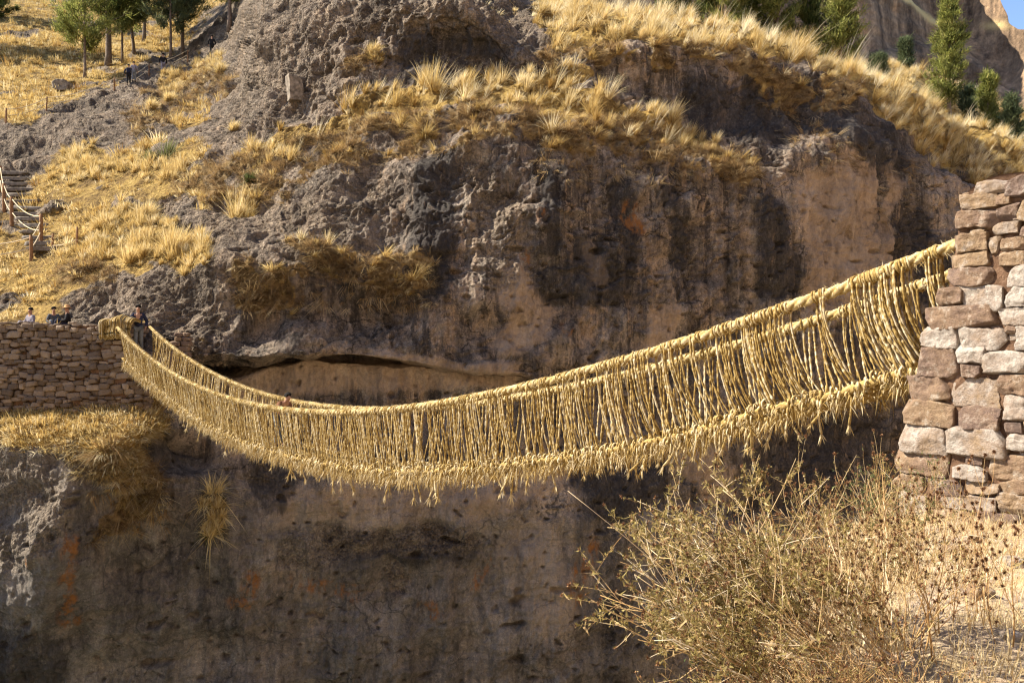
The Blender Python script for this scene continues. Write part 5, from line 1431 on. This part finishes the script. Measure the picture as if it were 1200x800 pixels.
# ------------------------------------------------------------------ steps, fences
STEP = plain_mat("step_stone", (.17, .145, .12), .4, 5, .95, .6)
acc = Acc()
pts = [surf(np.interp(k, [0, 13], [14, 52]), np.interp(k, [0, 13], [202, 292])) for k in range(14)]
for k, p in enumerate(pts):
    w = .045 * p[1]
    q, f = stone_geo(w, .22, .5, rg, 5)
    acc.add(q + p + np.array((0, 0, .05)), f, None, .4)
tag(obj("stone_steps", acc.mesh("stone_steps"), STEP), "dark stone steps climbing the left slope beside the rope fence", "steps", kind="structure")

WOOD = plain_mat("post_wood", (.22, .12, .06), .35, 9, .85, .3)
FROPE = plain_mat("fence_rope", (.55, .45, .30), .3, 20, .9)
def fence(label, posts, ph, pr, ropes, sag):
    P0 = np.array([surf(*p) for p in posts])
    t = thing("rope_fence", label, "fence", P0.mean(0))
    inv = Matrix.Translation([-float(v) for v in P0.mean(0)])
    tops = []
    for p in P0:
        K = 6; s = np.linspace(-.25, 1, K)
        pa = p + np.outer(s, (rg.normal(0, .03), rg.normal(0, .03), ph))
        V, Q, T = tubes(pa[None], (pr * np.array([1.05, 1.05, 1, 1, .96, .8]))[None], 8); a = Acc(); a.add(V, Q, T, .5)
        o = obj("post", a.mesh("post"), WOOD, t); o.matrix_parent_inverse = inv; tops.append(p)
    for fr in ropes:
        for (p, q) in zip(P0[:-1], P0[1:]):
            s = np.linspace(0, 1, 14)
            L = np.linalg.norm(q - p)
            pa = p + np.outer(s, q - p) + np.array((0, 0, ph * fr)); pa[:, 2] -= 4 * sag * L * s * (1 - s)
            V, Q, T = tubes(pa[None], .028, 5); a = Acc(); a.add(V, Q, T, .5)
            o = obj("rope", a.mesh("rope"), FROPE, t); o.matrix_parent_inverse = inv
    return t
fence("rope fence with thin posts along the upper path on the left hillside", [(5, 142), (53, 128), (134, 104), (175, 87), (220, 70)], 1.05, .06, (.92, .5), .05)
fence("rope fence with brown posts down the left side of the stone steps", [(2, 222), (5, 245), (15, 262), (46, 284)], 1.5, .10, (.93, .45), .06)
fence("short rope fence branching off left from the foot of the steps", [(-30, 312), (37, 303), (46, 284)], 1.25, .09, (.92, .5), .05)
fence("low rope handrail right of the stone steps with one leaning post", [(60, 292), (89, 284)], .85, .06, (.3,), .06)

# ------------------------------------------------------------------ people
SKINM = plain_mat("skin", (.36, .20, .13), .1, 20, .6)
def cloth(name, c): return plain_mat(name, c, .25, 25, .9, .3)
NAVY = cloth("navy_cloth", (.022, .024, .045)); GREY = cloth("grey_cloth", (.16, .17, .18)); BLACK = cloth("black_cloth", (.018, .017, .018))
BROWN = cloth("brown_cloth", (.16, .075, .04)); TANH = cloth("tan_hat", (.48, .27, .12)); PALEB = cloth("pale_cloth", (.22, .20, .23)); HAIR = cloth("black_hair", (.012, .010, .009)); RED = cloth("maroon_cloth", (.14, .035, .025))
def skin_obj(name, verts, edges, radii, mat, parent, sub=2, root=0):
    me = bpy.data.meshes.new(name); me.from_pydata([tuple(v) for v in verts], edges, [])
    o = obj(name, me, mat, parent)
    m = o.modifiers.new("skin", 'SKIN'); m.use_smooth_shade = True
    for d, r in zip(me.skin_vertices[0].data, radii):
        d.radius = (r, r) if np.ndim(r) == 0 else r
    me.skin_vertices[0].data[root].use_root = True
    s = o.modifiers.new("sub", 'SUBSURF'); s.levels = s.render_levels = sub
    return o
def person(label, loc, rotz, pose, top, legs, hat=None, hair=True, pack=None, scale=1.0):
    """figure facing local -Y. pose: dict with arm/leg joints"""
    t = thing("person", label, "person", loc, rotz); t.scale = (scale,) * 3
    J = dict(pel=(0, 0, .95), wai=(0, 0, 1.08), che=(0, -.01, 1.28), nec=(0, 0, 1.46), chin=(0, -.01, 1.53), hea=(0, -.02, 1.62), crn=(0, .0, 1.70))
    for sx, n in ((-1, 'l'), (1, 'r')):
        J['sh' + n] = (sx * .17, 0, 1.40); J['el' + n] = (sx * .24, .03, 1.13); J['wr' + n] = (sx * .25, -.04, .89); J['ha' + n] = (sx * .25, -.06, .80)
        J['hi' + n] = (sx * .09, 0, .90); J['kn' + n] = (sx * .10, -.02, .50); J['an' + n] = (sx * .10, .02, .09); J['to' + n] = (sx * .11, -.16, .035)
    J.update(pose)
    R0 = dict(pel=.125, wai=.115, che=.135, nec=.052, chin=.065, hea=.092, crn=.065)
    for n in 'lr': R0.update({'sh' + n: .062, 'el' + n: .042, 'wr' + n: .028, 'ha' + n: .036, 'hi' + n: .088, 'kn' + n: .058, 'an' + n: .040, 'to' + n: .035})
    E = [('pel', 'wai'), ('wai', 'che'), ('che', 'nec'), ('nec', 'chin'), ('chin', 'hea'), ('hea', 'crn')]
    for n in 'lr': E += [('che', 'sh' + n), ('sh' + n, 'el' + n), ('el' + n, 'wr' + n), ('wr' + n, 'ha' + n), ('pel', 'hi' + n), ('hi' + n, 'kn' + n), ('kn' + n, 'an' + n), ('an' + n, 'to' + n)]
    keys = list(J); idx = {k: i for i, k in enumerate(keys)}
    verts = [J[k] for k in keys]; rad = [R0[k] for k in keys]; ed = [(idx[a], idx[b]) for a, b in E]
    # five fingers and a nose
    for n in 'lr':
        w, h = np.array(J['wr' + n]), np.array(J['ha' + n]); dv = (h - w) / np.linalg.norm(h - w)
        sd = np.cross(dv, (1, 0, 0) if abs(dv[0]) < .8 else (0, 0, 1)); sd /= np.linalg.norm(sd)
        for k, (o_, l) in enumerate([(-.030, .062), (-.010, .078), (.010, .074), (.028, .058)]):
            b = h + sd * o_ + dv * .02; verts += [b, b + dv * l]; rad += [.0095, .008]; ed += [(idx['ha' + n], len(verts) - 2), (len(verts) - 2, len(verts) - 1)]
        b = h - dv * .02 - sd * .035; verts += [b - sd * .012, b - sd * .03 + dv * .045]; rad += [.011, .009]; ed += [(idx['ha' + n], len(verts) - 2), (len(verts) - 2, len(verts) - 1)]
    hp = np.array(J['hea']); verts.append(hp + (0, -.098, -.01)); rad.append(.016); ed.append((idx['hea'], len(verts) - 1))
    skin_obj("body", verts, ed, rad, SKINM, t)
    def shell(name, names, extra, mat, grow):
        ii = {k: i for i, k in enumerate(names)}
        skin_obj(name, [J[k] for k in names], [(ii[a], ii[b]) for a, b in E if a in ii and b in ii], [R0[k] * grow + extra for k in names], mat, t)
    shell("jacket", ['wai', 'che', 'pel', 'shl', 'shr', 'ell', 'elr', 'wrl', 'wrr'], .022, top, 1.06)
    shell("trousers", ['pel', 'hil', 'hir', 'knl', 'knr', 'anl', 'anr'], .018, legs, 1.05)
    for n in 'lr':
        a, b = np.array(J['an' + n]), np.array(J['to' + n])
        skin_obj("shoe", [a - (0, -.04, .045), a - (0, 0, .045), b], [(0, 1), (1, 2)], [.043, .05, .045], BLACK, t)
    hc = (np.array(J['hea']) + np.array(J['crn'])) / 2
    if hair:
        me = bpy.data.meshes.new("hair"); bm = bmesh.new(); bmesh.ops.create_icosphere(bm, subdivisions=3, radius=1)
        for v in bm.verts:
            k = 1 + .05 * math.sin(v.co.x * 9) * math.sin(v.co.z * 7)
            v.co = Vector((v.co.x * .102 * k, v.co.y * .112 * k + .012, max(v.co.z, -.25 + .7 * (v.co.y < -.35)) * .105 * k + .025))
        bm.to_mesh(me); bm.free(); me.polygons.foreach_set("use_smooth", [True] * len(me.polygons)); obj("hair", me, HAIR, t).location = hc
    if hat:
        prof = [(.02, .155), (.075, .15), (.105, .10), (.115, .045), (.13, .035), (.20, .022), (.205, .012), (.12, .015), (.10, .02)]
        n = 24; vv = [(r * math.cos(a), r * math.sin(a) * 1.05, z) for r, z in prof for a in [2 * math.pi * k / n for k in range(n)]]
        ff = [(i * n + k, i * n + (k + 1) % n, (i + 1) * n + (k + 1) % n, (i + 1) * n + k) for i in range(len(prof) - 1) for k in range(n)] + [tuple(range(n))]
        obj("hat", mesh_from("hat", vv, faces=ff), hat, t).location = (hc[0], hc[1], hc[2] + .01)
    if pack:
        q, f = stone_geo(.30, .42, .18, np.random.default_rng(3), 6)
        a = Acc(); a.add(q, f); obj("backpack", a.mesh("backpack"), pack, t).location = (0, np.array(J['che'])[1] + .20, np.array(J['che'])[2] - .06)
    return t
walk = dict(ell=(-.30, .02, 1.15), wrl=(-.27, -.14, .95), hal=(-.25, -.2, .88), elr=(.30, .02, 1.15), wrr=(.27, -.14, .95), har=(.25, -.2, .88), knl=(-.09, -.12, .50), anl=(-.09, -.10, .10), tol=(-.10, -.27, .05), knr=(.09, .0, .49), anr=(.10, .16, .12), tor=(.11, .02, .035))
person("man in navy jacket and grey trousers stepping onto the far end of the bridge", (-14.95 + .06, 34.0, -.43), R(20), walk, NAVY, GREY, scale=1.07)
# on the bridge, stooping behind the near handrail
tt = 17.3; pp = bpos(np.array(tt), .62, float(deck_h(tt)[0]) - .02)
stoop = dict(che=(0, -.16, 1.20), nec=(0, -.27, 1.32), chin=(0, -.31, 1.37), hea=(0, -.36, 1.44), crn=(0, -.36, 1.53), wai=(0, -.05, 1.05), shl=(-.17, -.2, 1.29), shr=(.17, -.2, 1.29), ell=(-.25, -.27, 1.05), elr=(.25, -.27, 1.05), wrl=(-.27, -.42, .9), wrr=(.27, -.42, .9), hal=(-.27, -.48, .85), har=(.27, -.48, .85))
person("person with dark hair and brown top stooping on the bridge behind the near handrail", pp, R(60), stoop, BROWN, GREY, scale=.88)
sit = dict(pel=(0, 0, .18), wai=(0, .01, .31), che=(0, .0, .52), nec=(0, .0, .69), chin=(0, -.01, .76), hea=(0, -.02, .85), crn=(0, 0, .93))
for sx, n in ((-1, 'l'), (1, 'r')):
    sit.update({'sh' + n: (sx * .17, 0, .63), 'el' + n: (sx * .25, -.06, .38), 'wr' + n: (sx * .17, -.28, .34), 'ha' + n: (sx * .13, -.36, .36), 'hi' + n: (sx * .10, -.04, .16), 'kn' + n: (sx * .15, -.40, .42), 'an' + n: (sx * .13, -.50, .07), 'to' + n: (sx * .14, -.66, .04)})
def seat(px, py, Y): 
    b = at(px, py, Y); return (b[0], b[1], b[2])
person("seated person in pale lilac clothes behind the far wall", seat(36, 388, 36.0), R(-25), sit, PALEB, PALEB, hair=True)
person("seated person in dark clothes left of the one with the tan hat", seat(63, 387, 36.0), R(35), sit, cloth("slate_cloth", (.07, .075, .085)), GREY)
person("seated person in dark clothes wearing a round tan hat behind the far wall", seat(79, 386, 35.8), R(-60), sit, BLACK, NAVY, hat=TANH)
person("walker in dark clothes with a backpack on the upper left path", surf(149, 98) - np.array((0, 0, .05)), R(200), walk, NAVY, BLACK, pack=NAVY)
person("walker in a pale top close behind the one with the backpack", surf(157, 95) - np.array((0, 0, .05)), R(190), walk, PALEB, GREY, hat=None, scale=.95)
person("walker in black with pale trousers farther along the upper path", surf(190, 84) - np.array((0, 0, .05)), R(210), walk, BLACK, PALEB)
person("walker in black highest on the path beside the rock dome", surf(246, 64) - np.array((0, 0, .05)), R(200), walk, BLACK, BLACK)
